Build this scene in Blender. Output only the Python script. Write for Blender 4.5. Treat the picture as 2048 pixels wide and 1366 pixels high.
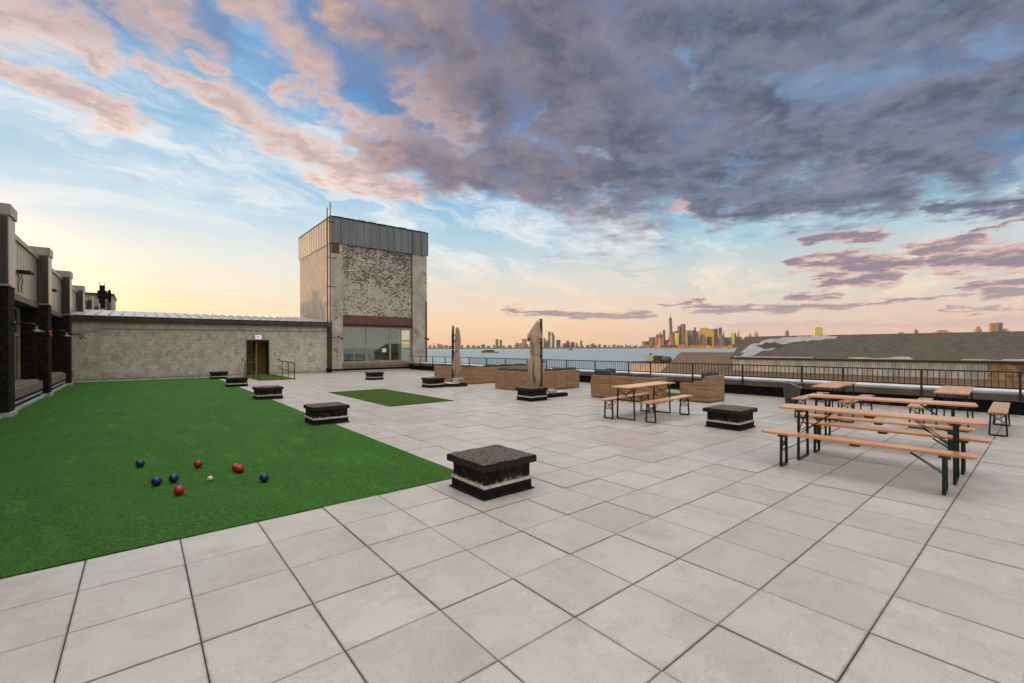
import bpy, bmesh, math, random
from mathutils import Vector, Matrix, noise
R = math.radians
C = bpy.context.scene.collection
for o in list(bpy.data.objects):
    bpy.data.objects.remove(o)

# ------------------------------------------------------------------ camera
F_PX, YAW, ROLL, SH = 897.55, 0.69134, -0.004, 11.61   # fitted on the 0.61 m paving grid (photo pixels, 2048 wide)
CAM = Vector((0.344, -4.973, 1.695))
fwd = Vector((math.sin(YAW), math.cos(YAW), 0))
rgt0 = Vector((math.cos(YAW), -math.sin(YAW), 0)); up0 = Vector((0, 0, 1))
rgt = rgt0 * math.cos(ROLL) + up0 * math.sin(ROLL)
up = up0 * math.cos(ROLL) - rgt0 * math.sin(ROLL)
cd = bpy.data.cameras.new('camera'); cam = bpy.data.objects.new('camera', cd); C.objects.link(cam)
cd.sensor_width = 36; cd.lens = 36 * F_PX / 2048; cd.shift_y = SH / 2048
cd.clip_start = 0.05; cd.clip_end = 90000
cam.matrix_world = Matrix(((rgt.x, up.x, -fwd.x, CAM.x), (rgt.y, up.y, -fwd.y, CAM.y), (rgt.z, up.z, -fwd.z, CAM.z), (0, 0, 0, 1)))
bpy.context.scene.camera = cam

def far(u, v, d):
    """world point d metres ahead seen at photo pixel u, v (used to survey the distant skyline)"""
    return CAM + (fwd + rgt * ((u - 1024) / F_PX) - up * ((v - 683 - SH) / F_PX)) * d

# ------------------------------------------------------------------ node helpers
class G:
    """tiny arithmetic layer over shader nodes"""
    def __init__(s, tree): s.t = tree
    def node(s, kind, **kw):
        n = s.t.nodes.new(kind)
        for k, v in kw.items(): setattr(n, k, v)
        return n
    def put(s, sock, v):
        if v is None: return
        if isinstance(v, bpy.types.NodeSocket): s.t.links.new(v, sock)
        else:
            try: sock.default_value = v
            except Exception: sock.default_value = tuple(v) + (1,)
    def m(s, op, a, b=None, c=None, clamp=False):
        n = s.node('ShaderNodeMath', operation=op)
        s.put(n.inputs[0], a); s.put(n.inputs[1], b); s.put(n.inputs[2], c)
        return s.m('MINIMUM', s.m('MAXIMUM', n.outputs[0], 0.0), 1.0) if clamp else n.outputs[0]
    def v(s, op, a, b=None, sc=None, out=0):
        n = s.node('ShaderNodeVectorMath', operation=op)
        s.put(n.inputs[0], a); s.put(n.inputs[1], b)
        if sc is not None: s.put(n.inputs['Scale'], sc)
        return n.outputs['Value'] if op in ('DOT_PRODUCT', 'LENGTH', 'DISTANCE') else n.outputs[0]
    def xyz(s, x=0, y=0, z=0):
        n = s.node('ShaderNodeCombineXYZ')
        for i, q in enumerate((x, y, z)): s.put(n.inputs[i], q)
        return n.outputs[0]
    def sep(s, v):
        n = s.node('ShaderNodeSeparateXYZ'); s.put(n.inputs[0], v); return n.outputs
    def rng(s, x, a, b, c=0.0, d=1.0, smooth=True):
        n = s.node('ShaderNodeMapRange', interpolation_type='SMOOTHSTEP' if smooth else 'LINEAR')
        for i, q in enumerate((x, a, b, c, d)): s.put(n.inputs[i], q)
        return n.outputs[0]
    def mix(s, f, a, b, mode='MIX'):
        n = s.node('ShaderNodeMix', data_type='RGBA', blend_type=mode)
        s.put(n.inputs[0], f); s.put(n.inputs[6], a if isinstance(a, bpy.types.NodeSocket) else tuple(a)[:3] + (1,))
        s.put(n.inputs[7], b if isinstance(b, bpy.types.NodeSocket) else tuple(b)[:3] + (1,))
        return n.outputs[2]
    def noise(s, vec, scale=1, detail=4, rough=.5, dist=0, color=False):
        n = s.node('ShaderNodeTexNoise'); s.put(n.inputs['Vector'], vec)
        n.inputs['Scale'].default_value = scale; n.inputs['Detail'].default_value = detail
        n.inputs['Roughness'].default_value = rough; n.inputs['Distortion'].default_value = dist
        return n.outputs['Color' if color else 'Fac']
    def ramp(s, f, stops, interp='LINEAR'):
        n = s.node('ShaderNodeValToRGB'); s.put(n.inputs[0], f); n.color_ramp.interpolation = interp
        e = n.color_ramp.elements
        while len(e) < len(stops): e.new(.5)
        for i, (p, c) in enumerate(stops):
            e[i].position = p; e[i].color = tuple(c)[:3] + (1,)
        return n.outputs[0]

def lin(r, g, b):
    return tuple(((c / 255) / 12.92 if c <= 10 else ((c / 255 + .055) / 1.055) ** 2.4) for c in (r, g, b))

# ------------------------------------------------------------------ world: dusk sky with clouds
SUN_AZ = R(-24)      # from +Y towards +X
SUN_EL = R(4.5)
W = bpy.data.worlds.new('World'); bpy.context.scene.world = W; W.use_nodes = True
nt = W.node_tree; nt.nodes.clear(); g = G(nt)
tc = g.node('ShaderNodeTexCoord'); d0 = tc.outputs['Generated']
D = g.v('NORMALIZE', d0); dx, dy, dz = g.sep(D)
# bearing from the view axis of the roof and elevation, both in degrees
fx = g.m('ADD', g.m('MULTIPLY', dx, math.cos(YAW)), g.m('MULTIPLY', dy, -math.sin(YAW)))
fy = g.m('ADD', g.m('MULTIPLY', dx, math.sin(YAW)), g.m('MULTIPLY', dy, math.cos(YAW)))
az0 = g.m('MULTIPLY', g.m('ARCTAN2', fx, fy), 57.2958)
el0 = g.m('MULTIPLY', g.m('ARCSINE', dz), 57.2958)
dzc = g.m('ADD', g.m('MAXIMUM', dz, 0.0), 0.11)
P = g.xyz(g.m('DIVIDE', fx, dzc), g.m('DIVIDE', fy, dzc), 0)      # flat cloud deck coordinates
w1 = g.v('SUBTRACT', g.noise(P, .9, 5, .6, color=True), (.5, .5, .5))
w2 = g.v('SUBTRACT', g.noise(P, 3.6, 6, .66, color=True), (.5, .5, .5))
wf = g.rng(el0, 0, 22, .22, 1.0)
wr = g.v('ADD', g.v('SCALE', w1, sc=g.m('MULTIPLY', wf, 9.0)), g.v('SCALE', w2, sc=g.m('MULTIPLY', wf, 11.0)))
wx, wy, wz = g.sep(wr)
Q = g.xyz(g.m('ADD', az0, wx), g.m('ADD', el0, g.m('MULTIPLY', wy, .75)), 0)
n_big = g.noise(P, .55, 3, .5); n_mid = g.noise(P, 3.6, 9, .62); n_fine = g.noise(P, 10.0, 8, .66)

def ae(u, v):
    a = math.atan((u - 1024) / F_PX); return math.degrees(a), math.degrees(math.atan((694.6 - v) * math.cos(a) / F_PX))
def field(strokes, gain=1.0):
    """union of soft strokes (u1, v1, u2, v2, radius) surveyed on the photograph, turned into bearings; 1 at the core, 0 at the rim"""
    out = None
    for (u1, v1, u2, v2, r) in strokes:
        a = Vector(ae(u1, v1) + (0,)); b = Vector(ae(u2, v2) + (0,))
        um, vm = (u1 + u2) / 2, (v1 + v2) / 2
        rr = abs(ae(um, vm + r)[1] - ae(um, vm - r)[1]) / 2
        ba = b - a; L2 = max(ba.dot(ba), 1e-4)
        pa = g.v('SUBTRACT', Q, tuple(a))
        h = g.m('MULTIPLY', g.v('DOT_PRODUCT', pa, tuple(ba)), 1 / L2, clamp=True)
        dd = g.v('LENGTH', g.v('SUBTRACT', pa, g.v('SCALE', tuple(ba), sc=h)))
        f = g.m('MULTIPLY_ADD', dd, -1 / rr, 1.0)
        out = f if out is None else g.m('SMOOTH_MAX', out, f, .25)
    return out
dark = field([(800, 0, 980, 200, 120), (1060, 40, 1250, 300, 190), (1300, 40, 2100, -20, 110), (1420, 110, 1620, 300, 120),
              (1000, 300, 1130, 370, 70), (1180, 350, 1560, 320, 75), (1560, 280, 2100, 190, 72), (1400, 412, 1800, 392, 34), (1700, 320, 1980, 330, 34),
              (1880, 402, 2100, 395, 22), (690, 30, 820, 110, 60), (760, 300, 980, 350, 55)])
pink = field([(-20, 140, 60, 165, 34), (60, 165, 225, 238, 30), (0, 10, 160, 66, 58), (150, 40, 205, 130, 26), (230, 5, 310, 80, 60), (330, 20, 420, 90, 38), (240, 120, 330, 190, 24),
              (340, 170, 470, 230, 30), (470, 230, 640, 325, 36), (640, 325, 830, 395, 30), (550, 60, 650, 150, 44), (470, 20, 560, 30, 36),
              (575, 190, 605, 175, 26), (640, 200, 760, 270, 34), (760, 270, 900, 350, 40), (830, 130, 930, 240, 60), (380, 110, 450, 150, 22), (1340, 420, 1450, 415, 11)])
low = field([(1590, 528, 1830, 530, 20), (1820, 505, 1960, 478, 20), (1860, 525, 2100, 512, 26), (1640, 562, 1780, 560, 15), (1620, 468, 1760, 460, 13),
             (1565, 590, 1670, 590, 6), (1930, 576, 2100, 556, 12), (1980, 590, 2100, 586, 12), (1325, 606, 1410, 604, 5), (1960, 450, 2100, 430, 10),
             (1370, 619, 1700, 611, 8), (1700, 608, 1950, 596, 6), (1010, 622, 1180, 625, 6), (1150, 632, 1300, 631, 8), (1890, 625, 2100, 624, 3)])
veil = field([(1440, 655, 2300, 640, 13), (1050, 400, 1200, 440, 40), (1150, 180, 1400, 110, 30)])
# clear sky: elevation gradient, warmer towards the sunset
elw = g.m('ADD', el0, g.m('MULTIPLY', g.m('SUBTRACT', n_big, .5), 5.0))
e = g.m('DIVIDE', elw, 45.0, clamp=True)
c_left = g.ramp(e, [(0, lin(254, 218, 162)), (.1, lin(252, 233, 198)), (.19, lin(240, 240, 228)), (.31, lin(204, 225, 237)), (.46, lin(158, 200, 228)), (.76, lin(96, 152, 206)), (1, lin(84, 130, 190))])
c_mid = g.ramp(e, [(0, lin(254, 204, 160)), (.08, lin(250, 218, 186)), (.18, lin(228, 224, 214)), (.3, lin(180, 212, 226)), (.42, lin(112, 178, 224)), (.62, lin(66, 134, 206)), (1, lin(62, 112, 184))])
c_right = g.ramp(e, [(0, lin(240, 196, 172)), (.07, lin(232, 206, 190)), (.16, lin(214, 214, 208)), (.28, lin(165, 205, 222)), (.4, lin(106, 172, 218)), (.62, lin(78, 140, 200)), (1, lin(66, 116, 182))])
clear = g.mix(g.rng(az0, -36, -6), c_left, c_mid); clear = g.mix(g.rng(az0, 2, 30), clear, c_right)
nish = g.node('ShaderNodeTexSky', sky_type='NISHITA', sun_disc=False, sun_elevation=SUN_EL, sun_rotation=SUN_AZ)
clear = g.mix(.03, clear, g.v('SCALE', nish.outputs[0], sc=.12), 'ADD')
# high thin cirrus, combed along one direction
ca, sa = math.cos(R(33)), math.sin(R(33)); px, py, pz = g.sep(g.v('ADD', P, g.v('SCALE', w1, sc=1.1)))
Pc = g.xyz(g.m('ADD', g.m('MULTIPLY', px, ca), g.m('MULTIPLY', py, -sa)), g.m('MULTIPLY', g.m('ADD', g.m('MULTIPLY', px, sa), g.m('MULTIPLY', py, ca)), .28), 0)
ci = g.m('MULTIPLY', g.rng(g.noise(Pc, 2.3, 10, .68), .44, .64), g.rng(n_big, .30, .5))
ci = g.m('MULTIPLY', ci, g.rng(el0, 1.5, 7)); ci = g.m('MULTIPLY', ci, g.rng(el0, 21, 34, .9, .15))
c_ci = g.mix(g.rng(el0, 3, 14), lin(255, 226, 190), lin(240, 243, 245))
col = g.mix(ci, clear, c_ci)
nn = g.m('SUBTRACT', n_mid, .5); nf = g.m('SUBTRACT', n_fine, .5)
tex = g.m('ADD', g.m('MULTIPLY', nn, 2.3), g.m('MULTIPLY', nf, 1.0))
# faint veil
vf = g.m('MULTIPLY', g.rng(g.m('ADD', veil, g.m('MULTIPLY', tex, .8)), 0, 1.0), .55)
col = g.mix(vf, col, g.mix(g.rng(el0, 4, 14), lin(205, 182, 178), lin(226, 232, 238)))
# blue-grey haze sheet that carries the heavy bank
sheet = field([(900, -40, 1200, 150, 210), (1300, 120, 2100, 60, 220), (1250, 300, 2100, 220, 150), (620, 60, 900, 250, 110), (150, -10, 420, 60, 90)])
sf0 = g.m('ADD', sheet, g.m('MULTIPLY', tex, .6)); sf = g.rng(sf0, -.1, .8, 0, .82)
sh_c = g.mix(g.rng(az0, -22, 8), lin(112, 138, 180), lin(86, 112, 150)); sh_c = g.mix(g.m('MULTIPLY', g.rng(n_fine, .5, .75), .5), sh_c, lin(128, 156, 192))
col = g.mix(sf, col, sh_c)
# sunset-lit clouds
pf0 = g.m('ADD', pink, g.m('MULTIPLY', tex, 1.7)); pf = g.rng(pf0, -.6, .95, 0, .9)
pc = g.mix(g.rng(pf0, .2, 1.25), lin(252, 214, 192), lin(204, 178, 176))
pc = g.mix(g.rng(el0, 23, 34, 0, .75), pc, g.mix(g.rng(n_mid, .4, .62), lin(140, 138, 158), lin(226, 192, 174)))
col = g.mix(pf, col, pc)
# heavy purple-grey bank
df0 = g.m('ADD', dark, g.m('MULTIPLY', tex, 1.05)); df = g.rng(df0, -.6, .7, 0, .97)
slate = g.mix(g.rng(n_mid, .33, .66), lin(72, 84, 106), lin(104, 122, 148))
slate = g.mix(g.m('MULTIPLY', g.rng(n_fine, .42, .66), .45), slate, lin(120, 128, 152))
purp = g.mix(g.rng(n_mid, .34, .66), lin(86, 92, 112), lin(136, 130, 144))
rosy = g.mix(g.rng(n_mid, .38, .62), lin(126, 126, 148), lin(214, 180, 164))
bank = g.mix(g.rng(g.m('ADD', az0, g.m('MULTIPLY', nn, 30)), -24, 0), rosy, purp)
bank = g.mix(g.m('MULTIPLY', g.rng(g.m('ADD', az0, g.m('MULTIPLY', g.m('SUBTRACT', n_big, .5), 60)), 4, 26), .85), bank, slate)
bank = g.mix(g.rng(df0, .0, .9, .32, 0), bank, lin(176, 156, 170))
bank = g.mix(g.m('MULTIPLY', g.rng(n_fine, .44, .62), .17), bank, lin(168, 160, 170)); bank = g.mix(g.m('MULTIPLY', g.rng(n_fine, .5, .36), .22), bank, lin(74, 76, 94))
col = g.mix(df, col, bank)
blue = field([(830, 140, 850, 165, 13), (1375, 118, 1400, 140, 17), (1560, 190, 1800, 150, 34), (1960, 110, 2100, 130, 34), (1090, 215, 1080, 225, 14), (1480, 350, 1430, 330, 12)])
col = g.mix(g.rng(g.m('ADD', blue, tex), -.5, 1.2, 0, .55), col, lin(126, 162, 202))
# low clouds near the horizon on the right
lf0 = g.m('ADD', low, g.m('MULTIPLY', tex, 1.15)); lf = g.rng(lf0, -.35, .6, 0, .92)
lc = g.mix(g.rng(lf0, .1, .9), lin(226, 176, 166), lin(140, 128, 146)); lc = g.mix(g.rng(el0, 7, 2), lc, lin(178, 160, 166))
col = g.mix(lf, col, lc)
# golden glow around the point where the sun goes down, just left of the frame
ga = g.m('DIVIDE', g.m('ADD', az0, 63.0), 11.5); ge = g.m('DIVIDE', g.m('SUBTRACT', el0, 2.5), 6.5)
gw = g.m('EXPONENT', g.m('MULTIPLY', g.m('ADD', g.m('MULTIPLY', ga, ga), g.m('MULTIPLY', ge, ge)), -1.0))
ga2 = g.m('DIVIDE', ga, 2.6); ge2 = g.m('DIVIDE', ge, .9); gw2 = g.m('EXPONENT', g.m('MULTIPLY', g.m('ADD', g.m('MULTIPLY', ga2, ga2), g.m('MULTIPLY', ge2, ge2)), -1.0))
glow = g.v('ADD', g.v('SCALE', (9.0, 4.9, 1.7), sc=gw), g.v('SCALE', (.22, .13, .01), sc=gw2))
# rest of the dome (overhead and behind the camera): unseen bright cloud, added to light the deck
up_ = g.rng(el0, 42, 60); beh = g.m('MULTIPLY', g.rng(g.m('ABSOLUTE', az0), 62, 95), g.rng(el0, -4, 1))
rest = g.m('MAXIMUM', up_, beh)
bright = g.v('SCALE', g.mix(g.rng(n_mid, .35, .65), (.93, .91, .90), (1.0, .94, .86)), sc=g.m('MULTIPLY_ADD', up_, 1.7, .70))
col = g.mix(rest, col, bright)
col = g.v('ADD', col, glow)
# under the horizon: dull
col = g.mix(g.rng(el0, -.3, -1.0), col, (.12, .13, .14))
bg = g.node('ShaderNodeBackground'); g.put(bg.inputs[0], col); bg.inputs[1].default_value = 1.0
ow = g.node('ShaderNodeOutputWorld'); nt.links.new(bg.outputs[0], ow.inputs[0])
W.cycles.sampling_method = 'MANUAL'; W.cycles.sample_map_resolution = 512

# ------------------------------------------------------------------ sun
sd = bpy.data.lights.new('sun', 'SUN'); sun = bpy.data.objects.new('sun', sd); C.objects.link(sun)
sd.energy = 2.3; sd.angle = R(.6); sd.color = (1.0, .58, .26)
to_sun = Vector((math.sin(SUN_AZ) * math.cos(SUN_EL), math.cos(SUN_AZ) * math.cos(SUN_EL), math.sin(SUN_EL)))
sun.rotation_euler = to_sun.to_track_quat('Z', 'Y').to_euler()
sc = bpy.context.scene
sc.view_settings.view_transform = 'Standard'; sc.view_settings.look = 'None'; sc.view_settings.exposure = 0; sc.view_settings.gamma = 1
sc.render.film_transparent = False
sc.cycles.max_bounces = 6; sc.cycles.transparent_max_bounces = 8

# ------------------------------------------------------------------ materials
def mat(name, col=(.5, .5, .5), rough=.6, metal=0, var=.0, vscale=3.0, col2=None, bump=0.0, bscale=30.0, spec=.5, build=None, detail=5):
    m = bpy.data.materials.new(name); m.use_nodes = True; t = m.node_tree; q = G(t)
    b = t.nodes['Principled BSDF']; b.inputs['Roughness'].default_value = rough; b.inputs['Metallic'].default_value = metal
    b.inputs['Specular IOR Level'].default_value = spec
    pos = q.node('ShaderNodeNewGeometry').outputs['Position']
    if build: build(q, b, pos); return m
    c2 = col2 or tuple(min(1, x * (1 + var)) for x in col); c1 = col if col2 else tuple(x * (1 - var) for x in col)
    if var or col2:
        f = q.rng(q.noise(pos, vscale, detail, .62), .36, .64)
        q.put(b.inputs['Base Color'], q.mix(f, c1, c2))
    else: b.inputs['Base Color'].default_value = tuple(col) + (1,)
    if bump: bumpn(q, b, q.noise(pos, bscale, 4, .6), bump)
    return m
def bumpn(q, b, h, strength, dist=.01):
    n = q.node('ShaderNodeBump'); n.inputs['Strength'].default_value = strength; n.inputs['Distance'].default_value = dist
    q.put(n.inputs['Height'], h); q.put(b.inputs['Normal'], n.outputs[0])

def b_paving(q, b, pos):
    x, y, z = q.sep(pos); T = .61
    cell = q.xyz(q.m('FLOOR', q.m('DIVIDE', x, T)), q.m('FLOOR', q.m('DIVIDE', y, T)), 0)
    wn = q.node('ShaderNodeTexWhiteNoise', noise_dimensions='3D'); q.put(wn.inputs['Vector'], cell)
    r, r2, r3 = q.sep(wn.outputs['Color'])
    base = q.mix(q.m('POWER', r, 1.6), (.54, .505, .455), (.45, .415, .37))
    base = q.mix(q.m('MULTIPLY', r2, .5), base, (.52, .465, .405))
    off = q.v('ADD', pos, q.v('SCALE', wn.outputs['Color'], sc=20))
    base = q.mix(q.m('MULTIPLY', q.rng(q.noise(off, 1.7, 6, .65), .48, .74), .5), base, (.31, .275, .235))
    base = q.mix(q.m('MULTIPLY', q.rng(q.noise(pos, .35, 4, .6), .4, .65), .22), base, (.30, .28, .26))
    gr = q.noise(pos, 75, 6, .82)
    base = q.mix(q.rng(gr, .50, .68, 0, .6), base, (.24, .215, .185)); base = q.mix(q.rng(gr, .47, .3, 0, .4), base, (.66, .635, .60))
    stain = q.ramp(q.noise(q.v('ADD', pos, q.v('SCALE', q.noise(pos, 1.1, 4, .6, color=True), sc=1.3)), .9, 7, .7), [(.47, (0, 0, 0)), (.515, (1, 1, 1)), (.56, (.25, .25, .25)), (.7, (0, 0, 0))])
    base = q.mix(q.m('MULTIPLY', q.sep(stain)[0], .30), base, (.30, .255, .205))
    # grime that gathers along the joints
    fx_ = q.m('ABSOLUTE', q.m('SUBTRACT', q.m('FRACT', q.m('DIVIDE', x, T)), .5)); fy_ = q.m('ABSOLUTE', q.m('SUBTRACT', q.m('FRACT', q.m('DIVIDE', y, T)), .5))
    ed = q.m('ADD', q.m('MAXIMUM', fx_, fy_), q.m('MULTIPLY', q.m('SUBTRACT', q.noise(pos, 14, 4), .5), .03))
    base = q.mix(q.rng(ed, .472, .4965, 0, .62), base, (.15, .125, .10))
    px = q.m('ABSOLUTE', q.m('SUBTRACT', x, 7.35)); py = q.m('ABSOLUTE', q.m('SUBTRACT', y, -.1)); pd = q.m('MAXIMUM', q.m('DIVIDE', px, 1.1), q.m('DIVIDE', py, .75))
    pd = q.m('ADD', pd, q.m('MULTIPLY', q.m('SUBTRACT', q.noise(pos, 2.5, 5, .65), .5), 1.6)); base = q.mix(q.rng(pd, 1.0, .8, 0, .4), base, (.40, .30, .25))
    # splashes and small dark specks
    sp = q.m('MULTIPLY', q.rng(q.noise(pos, 38, 2, .5), .70, .76), .6); base = q.mix(sp, base, (.14, .12, .10))
    q.put(b.inputs['Base Color'], base); b.inputs['Roughness'].default_value = .40; b.inputs['Specular IOR Level'].default_value = 1.0
    bumpn(q, b, q.m('ADD', gr, q.m('MULTIPLY', q.noise(pos, 60, 3), .6)), .35, .004)
def b_turf(c1, c2, c3):
    def f(q, b, pos):
        n1 = q.noise(pos, 42, 6, .85); n2 = q.noise(pos, .8, 5, .6); n3 = q.noise(pos, 22, 6, .75)
        c = q.mix(q.rng(n1, .40, .60), tuple(v * .8 for v in c1), c2); c = q.mix(q.m('MULTIPLY', q.rng(n2, .38, .64), .7), c, c3); lay = q.noise(q.v('MULTIPLY', pos, (2.2, .55, 1)), 1.5, 7, .72); c = q.mix(q.rng(lay, .52, .68, 0, .45), c, tuple(v * 1.25 for v in c2)); c = q.mix(q.rng(lay, .46, .34, 0, .25), c, c1)  # lay: flattened pile, its sheen put into the colour as lighter patches
        c = q.mix(q.rng(n3, .42, .64, 0, .5), c, c1)
        x, y, z = q.sep(pos)
        seam = q.m('ABSOLUTE', q.m('SUBTRACT', q.m('FRACT', q.m('DIVIDE', q.m('ADD', y, q.m('MULTIPLY', q.noise(pos, 1.2, 3), .05)), 3.66)), .5))
        c = q.mix(q.rng(seam, .004, .0015, 0, .4), c, c1)
        q.put(b.inputs['Base Color'], c); b.inputs['Roughness'].default_value = .85; b.inputs['Specular IOR Level'].default_value = .06
        
        bumpn(q, b, q.m('ADD', n1, q.m('MULTIPLY', n3, .7)), .9, .012)
    return f
def uvw(q, pos, ax):
    x, y, z = q.sep(pos); return q.xyz(y if ax == 'x' else x, z, 0), x, y, z
def brick(q, vec, bw=.155, rh=.06, mortar=.008, c1=(0, 0, 0), c2=(1, 1, 1), cm=(.5, .5, .5)):
    n = q.node('ShaderNodeTexBrick'); q.put(n.inputs['Vector'], vec); n.inputs['Scale'].default_value = 1
    n.inputs['Brick Width'].default_value = bw; n.inputs['Row Height'].default_value = rh; n.inputs['Mortar Size'].default_value = mortar
    n.inputs['Mortar Smooth'].default_value = .3
    n.inputs['Color1'].default_value = c1 + (1,); n.inputs['Color2'].default_value = c2 + (1,); n.inputs['Mortar'].default_value = cm + (1,)
    return n.outputs['Color'], n.outputs['Fac']
def b_peeling(ax, pilaster=False):
    """old brick under flaking cream paint"""
    def f(q, b, pos):
        vec, x, y, z = uvw(q, pos, ax)
        colr, mor = brick(q, vec); r = q.sep(colr)[0]
        cream = q.mix(q.rng(q.noise(pos, 1.1, 6, .65), .38, .66), (.60, .555, .475), (.45, .41, .345))
        cream = q.mix(q.rng(q.noise(q.v('MULTIPLY', pos, (3.0, 3.0, .35)), 1.4, 6, .7), .52, .75, 0, .5), cream, (.24, .21, .17))
        bare = q.mix(r, (.045, .028, .022), (.13, .06, .042))
        big = q.noise(pos, .55, 5, .6); fine = q.noise(pos, 15, 4, .6)
        if pilaster:
            t = q.m('ADD', q.m('MULTIPLY', q.m('SUBTRACT', q.noise(pos, 1.6, 7, .7), .5), 2.2), q.m('MULTIPLY', q.m('SUBTRACT', fine, .5), 1.2)); k = q.rng(t, .16, .40, 0, .7)
        else:
            # many bricks flaked bare in the upper half, fewer lower down
            dens = q.m('ADD', q.rng(z, 6.1, 6.7, .30, .60), q.m('MULTIPLY', q.m('SUBTRACT', big, .5), 1.3))
            t = q.m('SUBTRACT', q.m('ADD', dens, q.m('MULTIPLY', q.m('SUBTRACT', fine, .5), .5)), q.m('ADD', q.m('MULTIPLY', r, .95), .05)); k = q.m('MULTIPLY', q.rng(t, 0, .10), q.m('SUBTRACT', 1, q.m('MULTIPLY', mor, .9)))
        c = q.mix(k, cream, bare)
        c = q.mix(q.m('MULTIPLY', mor, .25), c, (.22, .20, .17))
        q.put(b.inputs['Base Color'], c); b.inputs['Roughness'].default_value = .85
        bumpn(q, b, q.m('SUBTRACT', q.m('MULTIPLY', fine, .5), q.m('ADD', mor, q.m('MULTIPLY', k, .6))), .7, .012)
    return f
def b_redbrick(ax):
    def f(q, b, pos):
        vec, x, y, z = uvw(q, pos, ax); colr, mor = brick(q, vec, c1=(.12, .034, .024), c2=(.22, .07, .048), cm=(.16, .12, .10))
        c = q.mix(q.rng(q.noise(pos, 3, 5, .6), .45, .7, 0, .5), colr, (.10, .035, .025))
        q.put(b.inputs['Base Color'], c); b.inputs['Roughness'].default_value = .85; bumpn(q, b, q.m('MULTIPLY', mor, -1.0), .6, .01)
    return f
def b_plaster(q, b, pos):
    """trowelled grey-beige render over block"""
    vec, x, y, z = uvw(q, pos, 'y')
    w = q.v('ADD', pos, q.v('SCALE', q.v('SUBTRACT', q.noise(pos, 1.6, 4, .6, color=True), (.5, .5, .5)), sc=1.6))
    n1 = q.noise(w, 2.6, 8, .68); n2 = q.noise(q.v('MULTIPLY', w, (1, 1, 2.2)), 7, 6, .7)
    c = q.ramp(n1, [(.28, (.25, .22, .175)), (.44, (.42, .38, .31)), (.54, (.53, .49, .41)), (.70, (.68, .64, .56))])
    c = q.mix(q.rng(n2, .5, .66, 0, .7), c, (.74, .70, .62)); c = q.mix(q.rng(n2, .46, .3, 0, .5), c, (.20, .175, .14))
    colr, mor = brick(q, vec, bw=1.2, rh=.2, mortar=.008)
    k = q.m('MULTIPLY', mor, q.rng(q.noise(pos, .9, 4), .42, .6, .05, .5)); c = q.mix(k, c, (.16, .14, .11))
    c = q.mix(q.rng(q.m('ADD', z, q.m('MULTIPLY', q.noise(pos, 2.2, 5), 1.0)), 1.05, .45, 0, .45), c, (.22, .165, .13))
    q.put(b.inputs['Base Color'], c); b.inputs['Roughness'].default_value = .9; bumpn(q, b, q.m('ADD', n2, q.m('MULTIPLY', mor, -.3)), .6, .02)
def b_cementside(q, b, pos):
    n1 = q.noise(pos, 1.3, 8, .66)
    c = q.ramp(n1, [(.3, (.42, .355, .285)), (.5, (.50, .43, .355)), (.68, (.57, .505, .425))])
    w = q.noise(q.v('ADD', pos, q.v('SCALE', q.noise(pos, 1.2, 5, .7, color=True), sc=1.5)), .55, 3, .5)
    crack = q.m('ABSOLUTE', q.m('SUBTRACT', w, .5)); low_ = q.rng(q.sep(pos)[2], 7.0, 4.6)
    c = q.mix(q.m('MULTIPLY', q.rng(crack, .008, .0), q.m('ADD', .12, q.m('MULTIPLY', low_, .75))), c, (.10, .08, .065))
    c = q.mix(q.rng(q.noise(pos, 6, 5, .7), .63, .7, 0, .5), c, (.22, .17, .13))
    q.put(b.inputs['Base Color'], c); b.inputs['Roughness'].default_value = .9; bumpn(q, b, q.noise(pos, 12, 5), .4, .02)
def b_metal(col, col2, rough=.38, metal=.75):
    metal = metal * .6
    def f(q, b, pos):
        st = q.noise(q.v('MULTIPLY', pos, (5, 5, .3)), 1.2, 6, .65)
        q.put(b.inputs['Base Color'], q.mix(q.rng(st, .36, .66), col, col2)); b.inputs['Metallic'].default_value = metal
        q.put(b.inputs['Roughness'], q.rng(st, .3, .7, rough - .08, rough + .12))
    return f
def b_wood(q, b, pos):
    """orange varnished spruce boards, object space so the grain runs with the plank"""
    tc = q.node('ShaderNodeTexCoord').outputs['Object']
    x, y, z = q.sep(tc)
    gr = q.noise(q.xyz(q.m('MULTIPLY', x, .35), q.m('MULTIPLY', y, 26), 0), 1.6, 4, .5)
    c = q.ramp(gr, [(.32, (.44, .155, .022)), (.5, (.66, .25, .042)), (.68, (.78, .34, .07))])
    
    q.put(b.inputs['Base Color'], c); b.inputs['Roughness'].default_value = .3
    b.inputs['Coat Weight'].default_value = 1.0; b.inputs['Coat Roughness'].default_value = .22; b.inputs['Coat IOR'].default_value = 1.7
    pass
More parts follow.
